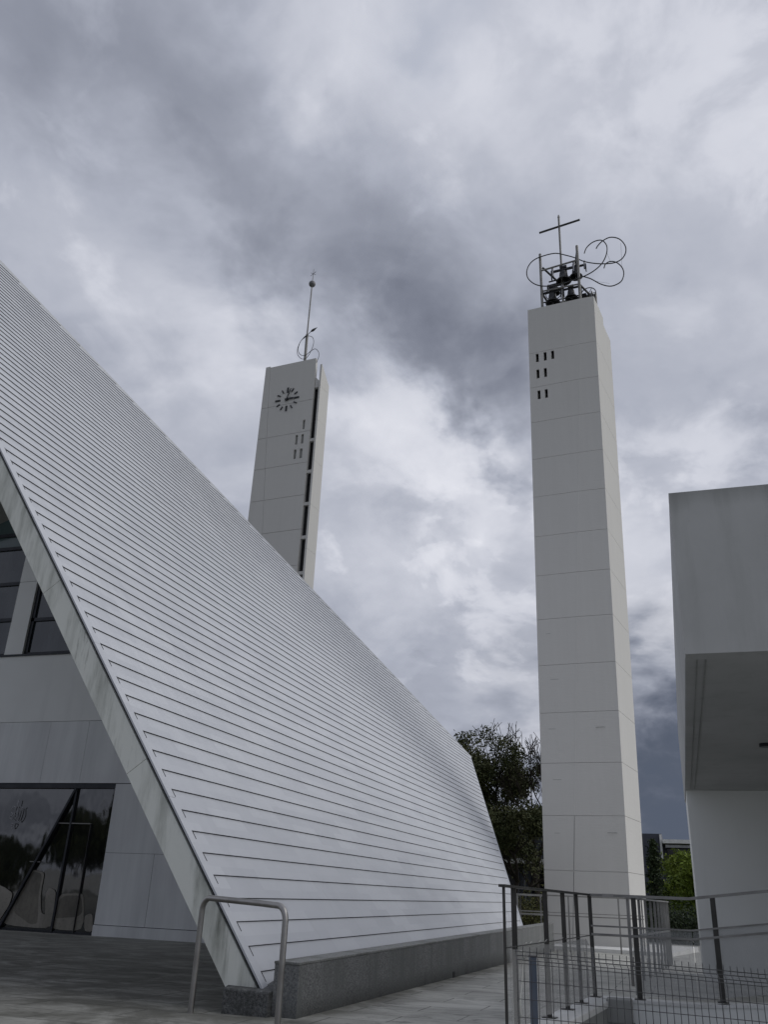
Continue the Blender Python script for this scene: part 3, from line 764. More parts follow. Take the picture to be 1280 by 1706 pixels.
def yz(y, z, d=0.0):   # a point on the upright plane of the belfry front: y across, z up, d back
    u = (3.78 - y) / .995
    return Vector((32.25, 3.78, 0)) + UR * u + UD * d + Vector((0, 0, z))
def build_belfry():
    fr = thing('belfry', 'steel tube frame carrying dark bells on top of the right tower', 'belfry', yz(2.8, 25.4, 1.0))
    def post(y, d, z0, z1, r):
        m = MB(); m.tube([yz(y, z0, d), yz(y, z1, d)], r, 12); m.build('post', M_TUBE, fr, smooth=True)
    post(3.72, 0, 25.0, 28.77, .062); post(2.01, 0, 25.0, 28.73, .064); post(2.79, .06, 25.0, 26.66, .035)
    post(3.62, 1.45, 25.0, 26.95, .06); post(1.62, 1.45, 25.0, 26.95, .06)
    def beam(a, b, r, nm='crossbar', mt=None):
        m = MB(); m.tube([a, b], r, 10); m.build(nm, mt or M_TUBE, fr, smooth=True)
    beam(yz(3.72, 27.80), yz(2.01, 27.92), .042); beam(yz(3.72, 26.62), yz(2.01, 26.56), .036)
    beam(yz(3.62, 26.9, 1.45), yz(1.62, 26.9, 1.45), .05)
    beam(yz(3.72, 26.55), yz(3.62, 26.55, 1.45), .05, mt=M_IRON); beam(yz(2.01, 26.55), yz(1.62, 26.55, 1.45), .05, mt=M_IRON)
    beam(yz(3.66, 28.05, .1), yz(2.95, 27.35, .9), .05, 'brace', M_IRON); beam(yz(2.05, 28.45, .1), yz(2.35, 27.9, .8), .05, 'brace', M_IRON)
    beam(yz(3.6, 25.9, .3), yz(2.9, 26.0, 1.2), .045, 'brace', M_IRON); beam(yz(2.2, 25.75, .3), yz(1.75, 26.3, 1.2), .045, 'brace', M_IRON)
    beam(yz(3.5, 26.95, .15), yz(2.95, 26.98, .15), .05, 'brace', M_IRON); beam(yz(3.45, 27.3, .3), yz(2.3, 27.5, .5), .035, 'brace', M_IRON); beam(yz(2.95, 25.7, .5), yz(3.6, 26.2, .4), .05, 'brace', M_IRON); beam(yz(2.65, 25.75, .5), yz(2.1, 26.4, .6), .04, 'brace', M_IRON)
    beam(yz(3.68, 26.05, .1), yz(2.1, 26.02, .1), .03, 'brace', M_IRON)
    # bells
    def bell_thing(label, loc, s):
        t = thing('bell', label, 'bell', loc, 'dark bells in the tower frame')
        c = Vector(loc)
        prof = [(.05, .50), (.11, .49), (.155, .45), (.175, .38), (.185, .27), (.21, .15), (.26, .06), (.325, .0), (.335, -.03), (.28, -.03), (.235, .05), (.19, .18), (.16, .40), (.0, .42)]
        m = MB(); m.lathe(c, [(r * s, z * s) for r, z in prof], 22); m.build('bell_body', M_BELL, t, smooth=True, recalc=False)
        y = MB(); a = UR
        y.bar(c - a * .42 * s + Vector((0, 0, .60 * s)), c + a * .42 * s + Vector((0, 0, .60 * s)), .09 * s, .08 * s)
        y.bar(c - a * .15 * s + Vector((0, 0, .74 * s)), c + a * .15 * s + Vector((0, 0, .74 * s)), .09 * s, .10 * s)
        y.bar(c + Vector((0, 0, .46 * s)), c + Vector((0, 0, .60 * s)), .08 * s, .08 * s, up=(1, 0, 0)); y.build('yoke', M_IRON, t)
        k = MB(); k.tube([c + Vector((0, 0, .40 * s)), c + Vector((0, 0, .02 * s))], .02 * s, 6); k.lathe(c + Vector((0, 0, -.02 * s)), [(0, -.06 * s), (.05 * s, -.03 * s), (.06 * s, 0), (.04 * s, .05 * s), (0, .07 * s)], 10); k.build('clapper', M_IRON, t, smooth=True)
        for sg in (-1, 1):
            d = MB(); p = c + a * sg * .47 * s
            d.tube([p + Vector((0, 0, .36 * s)), p + Vector((0, 0, .84 * s))], .055 * s, 10); d.build('striker_can', M_ZINC, t, smooth=True)
            d2 = MB(); d2.bar(p + Vector((0, 0, .2 * s)) + a * sg * .05, p + Vector((0, 0, .62 * s)) + a * sg * .05, .05 * s, .16 * s, up=(1, 0, 0)); d2.build('bearing_plate', M_IRON, t)
    bell_thing('large dark bell hanging highest in the middle of the frame', yz(2.70, 26.98, .05), 1.05)
    bell_thing('dark bell hanging low beside the left steel post', yz(3.26, 25.95, .1), 1.0)
    bell_thing('dark bell hanging low between the short middle post and the right post', yz(2.42, 25.98, .1), .88)
    bell_thing('dark bell hanging high beside the right steel post, just behind it', yz(2.19, 27.22, .25), .9)
    bell_thing('small dark bell hanging behind the left post at mid height', yz(3.22, 26.75, .5), .66)
    bell_thing('dark bell behind the right post, next to the round wheel', yz(2.0, 25.88, .7), .8)
    wh = MB(); c = yz(1.74, 26.3, .5)
    wh.tube([c + UR * .33 * math.cos(2 * math.pi * k / 24) + UD * .0 + Vector((0, 0, .33 * math.sin(2 * math.pi * k / 24))) for k in range(25)], .022, 6)
    for k in range(3): a = math.pi * k / 3; v = UR * .33 * math.cos(a) + Vector((0, 0, .33 * math.sin(a))); wh.tube([c - v, c + v], .015, 5)
    wh.build('bell_wheel', M_IRON, fr, smooth=True)
    w2 = MB(); c = yz(3.3, 26.75, .5)
    w2.tube([c + UR * .36 * math.cos(2 * math.pi * k / 24) + Vector((0, 0, .36 * math.sin(2 * math.pi * k / 24))) for k in range(25)], .02, 6); w2.build('bell_wheel', M_IRON, fr, smooth=True)
    # cross
    cr = thing('cross', 'thin steel tube cross rising above the bells of the right tower', 'cross', yz(2.77, 25.2, .05))
    m = MB(); m.tube([yz(2.80, 25.2, .12), yz(2.77, 30.72, .05)], .048, 12); m.tube([yz(2.77, 30.72, .05), yz(2.77, 30.86, .05)], [.06, .03], 10); m.build('upright', M_TUBE, cr, smooth=True)
    a = MB(); a.tube([yz(3.72, 30.09, .05), yz(1.80, 30.26, .05)], .05, 12); a.build('crossarm', M_CURL, cr, smooth=True)
    # looping tube sculpture
    big = [(1.69, 28.19), (1.58, 28.51), (1.33, 28.72), (1.04, 28.74), (0.82, 28.6), (0.67, 28.25), (0.72, 27.83), (0.95, 27.42), (1.32, 27.13), (1.75, 26.93), (2.17, 26.78), (2.76, 26.72), (3.4, 26.76), (3.9, 26.97), (4.24, 27.35), (4.35, 27.75), (4.25, 28.17), (3.98, 28.44), (3.55, 28.54), (2.98, 28.52), (2.52, 28.36), (2.11, 28.08), (1.71, 27.72), (1.22, 27.43), (0.74, 27.27), (0.37, 27.26), (0.07, 27.42), (-0.11, 27.75), (-0.1, 28.12), (0.12, 28.5), (0.48, 28.69), (0.82, 28.63), (1.06, 28.47), (1.16, 28.33)]
    small = [(0.89, 27.16), (0.81, 27.37), (0.6, 27.45), (0.33, 27.31), (0.11, 26.95), (0.07, 26.58), (0.2, 26.24), (0.49, 26.1), (0.77, 26.13), (1.12, 26.36), (1.51, 26.75), (1.91, 27.02)]
    sc = thing('loop_sculpture', 'dark bent tube looping in wide curls around the bell frame', 'sculpture', yz(1.5, 26.6))
    dep = lambda i, n: -.12 + .35 * math.sin(i / n * 6.0)
    m = MB(); n = len(big); m.tube(smooth_path([yz(y, z, -.10 if 9 < i < 20 else -.02 + .05 * math.sin(i)) for i, (y, z) in enumerate(big)], 6), .026, 8); m.build('long_curl', M_CURL, sc, smooth=True)
    m = MB(); m.tube(smooth_path([yz(y, z, .06) for y, z in small], 6), .026, 8); m.build('short_curl', M_CURL, sc, smooth=True)
    m = MB(); m.tube([yz(.06, 28.3), yz(.12, 26.9, .06)], .005, 4); m.tube([yz(.72, 28.0), yz(.58, 27.4, .06)], .005, 4); m.tube([yz(1.3, 26.55, .06), yz(.7, 26.25, .06)], .005, 4); m.build('tie_wire', M_CURL, sc)
build_belfry()

# ------------------------------------------------------------------ clock tower (left)
K0 = Vector((34.877, 18.113, 0)); KU = Vector((-.085, -.9964, 0)); KD = Vector((.9964, -.085, 0))
def kt(u, d, z): return K0 + KU * u + KD * d + Vector((0, 0, z))
def build_clock_tower():
    tw = thing('clock_tower', 'white concrete clock tower with a dark vertical slot, rising behind the chapel roof', 'tower', K0)
    uL = lambda z: -.735 + (z - 26.7) * .0084; uR = lambda z: 2.30 + (z - 24.86) * .0085; uC = lambda z: -.46 if z > 26 else -.46 + (26 - max(z, 8)) * .062
    js = [-.5, 4.9, 6.66, 8.4, 10.17, 11.93, 13.7, 15.1, 16.944, 18.759, 20.542, 22.321, 24.15, 26.66]
    m = MB(); side = MB()
    for a, b in zip(js, js[1:]):
        a_, b_ = a + .009, b - .009
        m.prism([kt(uC(a_) + .012, 0, a_), kt(uR(a_), 0, a_), kt(uR(a_), .16, a_), kt(uC(a_) + .012, .16, a_)], [kt(uC(b_) + .012, 0, b_), kt(uR(b_), 0, b_), kt(uR(b_), .16, b_), kt(uC(b_) + .012, .16, b_)])
        bb = b_ if b < 26 else 26.72
        side.prism([kt(uL(a_), .0, a_), kt(uC(a_), .0, a_), kt(uC(a_), 1.5, a_), kt(uL(a_), 1.5, a_)], [kt(uL(bb), .0, bb), kt(uC(bb), .0, bb), kt(uC(bb), 1.5, bb), kt(uL(bb), 1.5, bb)])
    fw = m.build('front_slab', M_TOWER, tw); side.build('side_slab', M_TOWER, tw)
    cuts = []
    for u0, u1, z0, z1 in ((1.82, 1.955, 22.46, 23.01), (1.47, 1.61, 21.63, 22.18), (1.80, 1.945, 21.64, 22.18), (1.445, 1.60, 20.82, 21.36), (1.775, 1.945, 20.81, 21.36)):
        cuts.append([kt(u0, -.1, z0), kt(u1, -.1, z0), kt(u1, .2, z0), kt(u0, .2, z0), kt(u0, -.1, z1), kt(u1, -.1, z1), kt(u1, .2, z1), kt(u0, .2, z1)])
    # notch at the upper right corner
    cuts.append([kt(2.33, -.1, 25.5), kt(3, -.1, 25.5), kt(3, .6, 25.5), kt(2.33, .6, 25.5), kt(2.27, -.1, 27), kt(3, -.1, 27), kt(3, .6, 27), kt(2.27, .6, 27)])
    carve(fw, cuts)
    jc = MB(); jc.prism([kt(-.72, .10, -.5), kt(2.1, .10, -.5), kt(2.1, .15, -.5), kt(-.72, .15, -.5)], [kt(-.42, .10, 26.3), kt(2.25, .10, 26.3), kt(2.25, .15, 26.3), kt(-.42, .15, 26.3)])
    jc.build('joint_core', M_CONC, tw)
    bk = MB(); bk.prism([kt(1.0, .17, -.5), kt(2.15, .17, -.5), kt(2.15, 1.45, -.5), kt(1.0, 1.45, -.5)], [kt(-.44, .17, 25.2), kt(2.27, .17, 25.2), kt(2.27, 1.45, 25.2), kt(-.44, 1.45, 25.2)]); bk.build('back_wall', M_TOWER, tw)
    # slot: black louvre panel, cross tabs, head
    lv = MB(); lv.prism([kt(2.0, .22, 6), kt(2.52, .22, 6), kt(2.52, .42, 6), kt(2.0, .42, 6)], [kt(2.28, .22, 24.86), kt(2.53, .22, 24.86), kt(2.53, .42, 24.86), kt(2.28, .42, 24.86)]); lv.build('dark_slot', M_BLACK, tw)
    hd = MB(); hd.prism([kt(2.33, .05, 24.86), kt(2.525, .05, 24.86), kt(2.525, .42, 24.86), kt(2.33, .42, 24.86)], [kt(2.33, .05, 25.5), kt(2.525, .05, 25.26), kt(2.525, .42, 25.26), kt(2.33, .42, 25.5)]); hd.build('slot_head', M_TOWER, tw)
    for z in (14.72, 16.53, 18.29, 20.04, 21.81):
        t = MB(); t.hexa([kt(uR(z) + .003, .06, z - .09), kt(2.51, .06, z - .09), kt(2.51, .21, z - .09), kt(uR(z) + .003, .21, z - .09), kt(uR(z) + .003, .06, z + .07), kt(2.51, .06, z + .07), kt(2.51, .21, z + .07), kt(uR(z) + .003, .21, z + .07)]); t.build('slot_tab', M_TOWER, tw)
    fl = MB()
    pf = lambda z: [kt(2.495 + .0036 * (z - 14.4), 0, z), kt(2.627 + .0036 * (z - 14.4), 0, z)]
    zs = [-.5, 4.5, 8.3, 10.4, 12.2, 14.0, 15.9, 18.2, 20.6, 22.9, 24.9]
    w = lambda z: (2.525 + .0036 * (z - 14.4), 2.628 + .0036 * (z - 14.4))
    for a, b in zip(zs, zs[1:] + [None]):
        a_ = a + .004
        zf, zb = (b - .004, b - .004) if b else (26.2, 25.36)
        (l0, r0), (l1, r1), (l2, r2) = w(a_), w(zf), w(zb)
        fl.hexa([kt(l0, 0, a_), kt(r0, 0, a_), kt(r0 + .01, .93, a_), kt(l0, .93, a_), kt(l1, 0, zf), kt(r1, 0, zf), kt(r2 + .01, .93, zb), kt(l2, .93, zb)])
    fl.build('flank_slab', M_TOWER, tw)
    # clock face: bars on the wall
    ck = MB(); c = (.775, 24.43); ck.tube([kt(c[0], -.035, c[1]), kt(c[0], .0, c[1])], .09, 14)
    cko = ck.build('clock', M_MARK, tw)
    for h in range(12):
        a = math.pi / 2 - h * math.pi / 6; maj = h % 3 == 0; r0, r1, wd = (.40, .70, .095) if maj else (.47, .68, .062)
        b = MB(); p = lambda r: kt(c[0] + r * math.cos(a), -.022, c[1] + r * math.sin(a))
        b.bar(p(r0), p(r1), wd, .038, up=tuple(KD)); b.build('hour_mark', M_MARK, cko)
    for nm, ang, l0, l1, wd, d in (('hour_hand', 0.0, -.12, .38, .10, -.05), ('minute_hand', math.radians(71), -.16, .62, .05, -.075)):
        b = MB(); p = lambda r: kt(c[0] + r * math.cos(ang), d, c[1] + r * math.sin(ang)); b.bar(p(l0), p(l1), wd, .02, up=tuple(KD)); b.build(nm, M_MARK, cko)
    # mast with ball and star
    ms = thing('mast', 'slender steel mast topped by a ball and a small star', 'mast', kt(1.5, .2, 26.6))
    m = MB(); m.tube([kt(1.51, .2, 26.5), kt(1.50, .2, 28.43)], .075, 12); m.build('mast_base', M_TUBE, ms, smooth=True)
    m = MB(); m.tube([kt(1.50, .2, 28.4), kt(1.53, .2, 31.7)], [.042, .034], 10); m.tube([kt(1.532, .2, 31.9), kt(1.555, .2, 32.85)], [.022, .01], 6); m.build('pole', M_TUBE, ms, smooth=True)
    m = MB(); pr = [(0, -.19)] + [(.19 * math.sin(math.pi * k / 14), -.19 * math.cos(math.pi * k / 14)) for k in range(1, 14)] + [(0, .19)]
    m.lathe(kt(1.533, .2, 31.82), pr, 20); m.build('ball', M_BALL, ms, smooth=True)
    m = MB(); c2 = Vector((0, 0, 0))
    for a in (35, 145): v = KU * math.cos(R(a)) * .19 + Vector((0, 0, math.sin(R(a)) * .19)); p = kt(1.545, .2, 32.52); m.tube([p - v, p + v], .012, 5)
    m.build('star', M_CURL, ms)
    sc = thing('loop_sculpture', 'thin wire curls with a leaf tip twined around the mast', 'sculpture', kt(1.5, .15, 26.7))
    l1 = [(2.10, 28.64), (1.8, 28.50), (1.62, 28.36), (1.42, 28.2), (1.2, 27.99), (1.06, 27.57), (1.11, 27.17), (1.35, 26.87), (1.61, 26.83), (1.8, 27.04), (1.96, 27.42), (2.01, 27.8), (1.9, 28.11), (1.65, 28.25), (1.49, 28.23), (1.38, 28.14)]
    l2 = [(1.52, 28.25), (1.4, 28.14), (1.21, 27.88), (1.14, 27.44), (1.3, 27.1), (1.6, 26.98), (1.85, 27.14), (2.15, 27.27), (2.37, 27.05), (2.43, 26.76), (2.32, 26.37)]
    for l, d in ((l1, .08), (l2, .02)): m = MB(); m.tube(smooth_path([kt(u, d, z) for u, z in l], 6), .016, 6); m.build('wire_curl', M_CURL, sc, smooth=True)
    m = MB(); m.tube([kt(1.76, .08, 28.48), kt(1.85, .08, 28.53), kt(1.95, .08, 28.58), kt(2.05, .08, 28.63), kt(2.16, .08, 28.69)], [.012, .06, .065, .035, .005], 8); m.build('leaf', M_CURL, sc, smooth=True)
build_clock_tower()

# ------------------------------------------------------------------ hall on the right
def build_hall():
    h = thing('hall', 'flat-roofed white hall on the right with a boxed overhang above its wall', 'building', (19, -5, 0))
    y0 = -.216; yf = -14
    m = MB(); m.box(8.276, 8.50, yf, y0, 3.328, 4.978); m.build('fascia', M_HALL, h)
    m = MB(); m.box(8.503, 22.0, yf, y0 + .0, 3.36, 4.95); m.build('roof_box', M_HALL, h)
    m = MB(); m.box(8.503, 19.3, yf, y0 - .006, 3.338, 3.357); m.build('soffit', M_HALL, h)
    m = MB(); m.box(8.50, 18.99, y0 - .19, y0 - .178, 3.33, 3.3372); m.box(8.50, 18.99, y0 - .11, y0 - .102, 3.33, 3.3372); m.build('soffit_joint', M_CONC, h)
    m = MB(); m.box(19.3, 21.9, yf, y0 - .02, -.3, 3.34); m.build('wall', M_RENDER, h)
    m = MB(); m.tube([(13.5, -1.30, 3.335), (13.5, -1.30, 3.29)], .09, 16); m.build('downlight', M_IRON, h)
build_hall()

# ------------------------------------------------------------------ kerbs, railings, mesh fence on the right
A0 = Vector((7.778, 1.441, 0)); A1 = Vector((11.508, 1.094, 0)); AT = (A1 - A0).normalized(); AN = Vector((-AT.y, AT.x, 0))
def ra(s, z, n=0.0): return A0 + AT * s + AN * n + Vector((0, 0, z))
LA = (A1 - A0).length
def build_kerbs():
    m = MB(); m.hexa([ra(-12, -.5, -.2), ra(LA - .1, -.5, -.2), ra(LA - .1, -.5, .06), ra(-12, -.5, .06), ra(-12, .12, -.2), ra(LA - .1, .12, -.2), ra(LA - .1, .12, .06), ra(-12, .12, .06)])
    w = thing('kerb_wall', 'low concrete wall with a white top below the first dark rail posts', 'kerb', ra(LA * .6, 0)); m.build('wall_face', M_CONC, w)
    m = MB(); m.hexa([ra(-12, .122, -.215), ra(LA + .05, .122, -.215), ra(LA + .05, .122, .07), ra(-12, .122, .07), ra(-12, .19, -.215), ra(LA + .05, .19, -.215), ra(LA + .05, .19, .07), ra(-12, .19, .07)]); m.build('coping', M_KERB, w, bevel=.01)
    m = MB(); ys = [1.0, -.3, -1.6, -3.0, -8.0]
    top = lambda y: .2 if y > -.05 else .2 + .105 * min(-.05 - y, 4.5)
    for a, b in zip(ys, ys[1:]):
        m.hexa([(11.44, a - .003, -.5), (11.66, a - .003, -.5), (11.66, b, -.5), (11.44, b, -.5), (11.44, a - .003, top(a) - .035), (11.66, a - .003, top(a) - .035), (11.66, b, top(b) - .035), (11.44, b, top(b) - .035)])
    w = thing('ramp_wall', 'pale concrete ramp wall behind the wire mesh at lower right', 'low wall', (11.55, -.5, 0)); m.build('wall_face', M_RENDER, w)
    c = MB()
    for a, b in ((1.0, -.05), (-.05, -8.0)): c.hexa([(11.42, a, top(a) - .03), (11.69, a, top(a) - .03), (11.69, b, top(b) - .03), (11.42, b, top(b) - .03), (11.42, a, top(a)), (11.69, a, top(a)), (11.69, b, top(b)), (11.42, b, top(b))])
    c.build('coping', M_KERB, w)
    # ramp behind it, climbing right
    r_ = MB(); r_.hexa([(11.66, 1.0, -.1), (13.0, 1.0, -.1), (13.0, -8, -.1), (11.66, -8, -.1), (11.66, .6, .03), (13.0, .6, .02), (13.0, -8, .4), (11.66, -8, .4)]); struct(r_.build('path', M_CONC))
    b = MB(); b.box(11.18, 11.418, .66, .93, -.02, .215); b.box(11.15, 11.419, .64, .95, -.06, -.022); o = b.build('junction_box', M_CONC, origin=(11.3, .8, 0), bevel=.008); tag(o, 'small grey box at the corner where kerb meets ramp wall', 'box')
build_kerbs()

def build_rails():
    zt = 1.29
    ra_ = thing('railing', 'dark steel railing with flat posts leading away from the lower right', 'railing', ra(LA * .5, .2))
    m = MB(); m.bar(ra(-.03, zt), ra(LA + .12, zt - .022), .055, .022); m.build('top_rail', M_DARKST, ra_)
    for s, w in ((.03, .022), (.34, .045), (1.50, .045), (2.30, .045), (3.00, .042), (3.80, .045)):
        p = MB(); zb = .185
        p.bar(ra(s, zb, -.01), ra(s, zt - .012, -.0), w, .014, up=tuple(AT)); po = p.build('post', M_DARKST, ra_)
        if s > 1: bp = MB(); c_ = ra(s, .0, -.01); bp.bar((c_.x, c_.y, .191), (c_.x, c_.y, .199), .13, .1, up=tuple(AT)); bp.build('base_plate', M_DARKST, po)
    m = MB(); m.tube([ra(.02, .825, -.02), ra(LA, .832, -.02)], .005, 6); m.build('cable', M_DARKST, ra_)
    k = MB()
    for s in (.55, .72, 1.05, 1.3, 2.0, 2.25): 
        k = MB()
        for a in (40, 150): k.tube([ra(s, .83, -.03), ra(s + .03 * math.cos(R(a)), .83 + .035 * math.sin(R(a)), -.05)], .0025, 4)
        k.build('cable_tie', M_TIE, ra_)
    k = MB()
    k.tube(smooth_path([ra(.36, .79, -.04), ra(.44, .76, -.05), ra(.36, .55, -.05), ra(.30, .40, -.05), ra(.37, .30, -.04)], 5), .004, 5)
    k.build('cord', M_TIE, ra_)
    # clear sheet hung on the cable, sagging at its far end
    sh = MB(); n = 22; rr = random.Random(3)
    rowt = []; rowb = []
    for i in range(n + 1):
        s = .04 + (LA - .1) * i / n; w_ = .018 * math.sin(i * 1.3) + .01 * math.sin(i * 2.9)
        zt_ = .822 - (.02 * abs(math.sin(i * .9))) - (.10 if i >= n - 1 else 0)
        rowt.append((s, zt_, w_)); rowb.append((s, .24, w_ * 1.6))
    for i in range(n):
        a, b, c, d = rowb[i], rowb[i + 1], rowt[i + 1], rowt[i]
        sh.hexa([ra(a[0], a[1], a[2] - .04), ra(b[0], b[1], b[2] - .04), ra(b[0], b[1], b[2] - .042), ra(a[0], a[1], a[2] - .042), ra(d[0], d[1], d[2] - .04), ra(c[0], c[1], c[2] - .04), ra(c[0], c[1], c[2] - .042), ra(d[0], d[1], d[2] - .042)])
    o = sh.build('plastic_sheet', M_FILM, origin=ra(1.5, .4)); tag(o, 'clear plastic sheet tied along the dark railing above the kerb', 'plastic sheet')
    # second run: level, then climbing with the ramp
    rb = thing('railing', 'grey steel railing with two lower bars and glass, climbing the ramp at right', 'railing', (11.5, 0, .2))
    rise = lambda y: 0 if y > -.05 else .13 * (-.05 - y)
    def run(z, r, h, nm, mt):
        m = MB(); m.bar((11.5, 1.08, z), (11.5, -.05, z), r, h); m.bar((11.5, -.05, z), (11.5, -3.2, z + rise(-3.2)), r, h); m.build(nm, mt, rb)
    run(1.268, .05, .032, 'top_rail', M_RAILTOP); run(.935, .03, .018, 'lower_bar', M_RAILTOP); run(.845, .03, .024, 'lower_bar', M_RAILTOP)
    j = MB(); j.bar((11.5, .93, 1.268), (11.5, .80, 1.268), .056, .038); j.build('rail_sleeve', M_STEEL, rb)
    for y in (.575, -.31, -.95, -1.9, -2.8):
        p = MB(); p.bar((11.5, y, .19 + rise(y)), (11.5, y - .0, 1.255 + rise(y)), .058, .014, up=(1, 0, 0)); po = p.build('post', M_DARKST, rb)
        bp = MB(); bp.box(11.44, 11.56, y - .06, y + .06, .2 + rise(y) * .83 + .001, .2 + rise(y) * .83 + .011); bp.build('base_plate', M_DARKST, po)
    for ya, yb in ((.62, -.05), (-.06, -.29), (-.33, -.92), (-.98, -1.88), (-1.92, -2.8)):
        g_ = MB(); g_.hexa([(11.506, ya, .24 + rise(ya)), (11.518, ya, .24 + rise(ya)), (11.518, yb, .24 + rise(yb)), (11.506, yb, .24 + rise(yb)), (11.506, ya, .93 + rise(ya)), (11.518, ya, .93 + rise(ya)), (11.518, yb, .93 + rise(yb)), (11.506, yb, .93 + rise(yb))])
        g_.build('glass_panel', M_BALGLASS, rb)
    # wire mesh fence close by
    F0 = Vector((6.922, 1.186, .848)); F1 = Vector((7.542, -.524, .76)); dF = (F1 - F0) / (F1 - F0).xy.length; nF = Vector((dF.y, -dF.x, 0)).normalized()
    if nF.x > 0: nF = -nF
    fp = lambda s, z, n=0.0: Vector((F0.x + dF.x * s, F0.y + dF.y * s, F0.z + dF.z * s + z)) + nF * n
    fe = thing('mesh_fence', 'welded wire mesh fence panel with spiky bent top at lower right', 'fence', fp(1.0, -1.2))
    LF = 3.2; w = MB(); s = 0.0
    while s < LF:
        w.tube([fp(s, -1.27), fp(s, -.075), fp(s, -.05), fp(s, -.022, -.035), fp(s, .0, -.035), fp(s, .035, -.035)], .0028, 5); s += .0505
    w.build('upright_wire', M_WIRE, fe)
    w = MB()
    for z, n in ((0.0, -.038), (-.026, -.034), (-.052, .0045)) + tuple((-.075 - .112 * k, .0045) for k in range(0, 11)):
        w.tube([fp(-.01, z, n), fp(LF, z, n)], .0026 if z < -.06 else .0032, 5)
    w.build('cross_wire', M_WIRE, fe)
    for s in (.125, 2.62):
        p = MB(); c = fp(s, 0, -.06); p.bar((c.x, c.y, -.45), (c.x, c.y, c.z - .03), .048, .04, up=tuple(nF)); po = p.build('post', M_FPOST, fe)
        q_ = MB(); q_.bar((c.x, c.y, c.z - .03), (c.x, c.y, c.z - .02), .052, .044, up=tuple(nF)); q_.build('post_cap', M_WIRE, po)
    # far baluster run beyond the corner
    rc = thing('railing', 'short run of close-set flat balusters receding behind the glass railing', 'railing', (20, .7, .6))
    P0 = Vector((16.967, .948, 0)); P1 = Vector((24.083, .413, 0))
    pp = lambda t, z: P0.lerp(P1, t) + Vector((0, 0, z))
    m = MB(); m.bar(pp(-.01, 1.275), pp(1.01, 1.255), .07, .03); m.build('top_rail', M_RAILTOP, rc)
    m = MB(); m.bar(pp(0, .66), pp(1, .62), .05, .03); m.build('lower_bar', M_RAILTOP, rc)
    for t in (.0, .22, .36, .49, .60, .70, .79, .87, .94, 1.0):
        p = MB(); p.bar(pp(t, gz(20)), pp(t, 1.27), .05, .016, up=tuple((P1 - P0).normalized())); p.build('baluster', M_RAILTOP, rc)
    # rails before the bell tower
    rd = thing('railing', 'thin grey railing with level bars standing before the foot of the right tower', 'railing', (28.9, 3, 0))
    Q0 = Vector((28.45, 4.9, 0)); Q1 = Vector((29.4, 1.2, 0)); qq = lambda t, z: Q0.lerp(Q1, t) + Vector((0, 0, z))
    for z, h in ((1.31, .04), (.845, .02), (.76, .03), (.27, .02)): m = MB(); m.bar(qq(0, z), qq(1, z), .035, h); m.build('level_bar', M_RAILTOP, rd)
    for t in (.02, .42, .81, .99): m = MB(); m.bar(qq(t, -.2), qq(t, 1.30), .045, .02, up=(1, 0, 0)); m.build('post', M_RAILTOP, rd)
    re = thing('railing', 'pale stair railing between the granite wall end and the right tower', 'railing', (29, 4.8, 0))
    E0 = Vector((31.66, 5.27, 0)); E1 = Vector((31.9, 4.45, 0)); ee = lambda t, z: E0.lerp(E1, t) + Vector((0, 0, z))
    for z, h in ((1.31, .06), (.82, .03), (.74, .03)): m = MB(); m.bar(ee(-.05, z), ee(1.1, z), .035, h); m.build('level_bar', M_STEEL, re)
    for t in (.0, .80): m = MB(); m.bar(ee(t, -.2), ee(t, 1.30), .05, .03, up=(1, 0, 0)); m.build('post', M_STEEL, re)
    m = MB(); m.bar(E0 + Vector((-.05, .28, 1.16)), ee(0, .8), .03, .04); m.build('slanting_bar', M_STEEL, re)
build_rails()

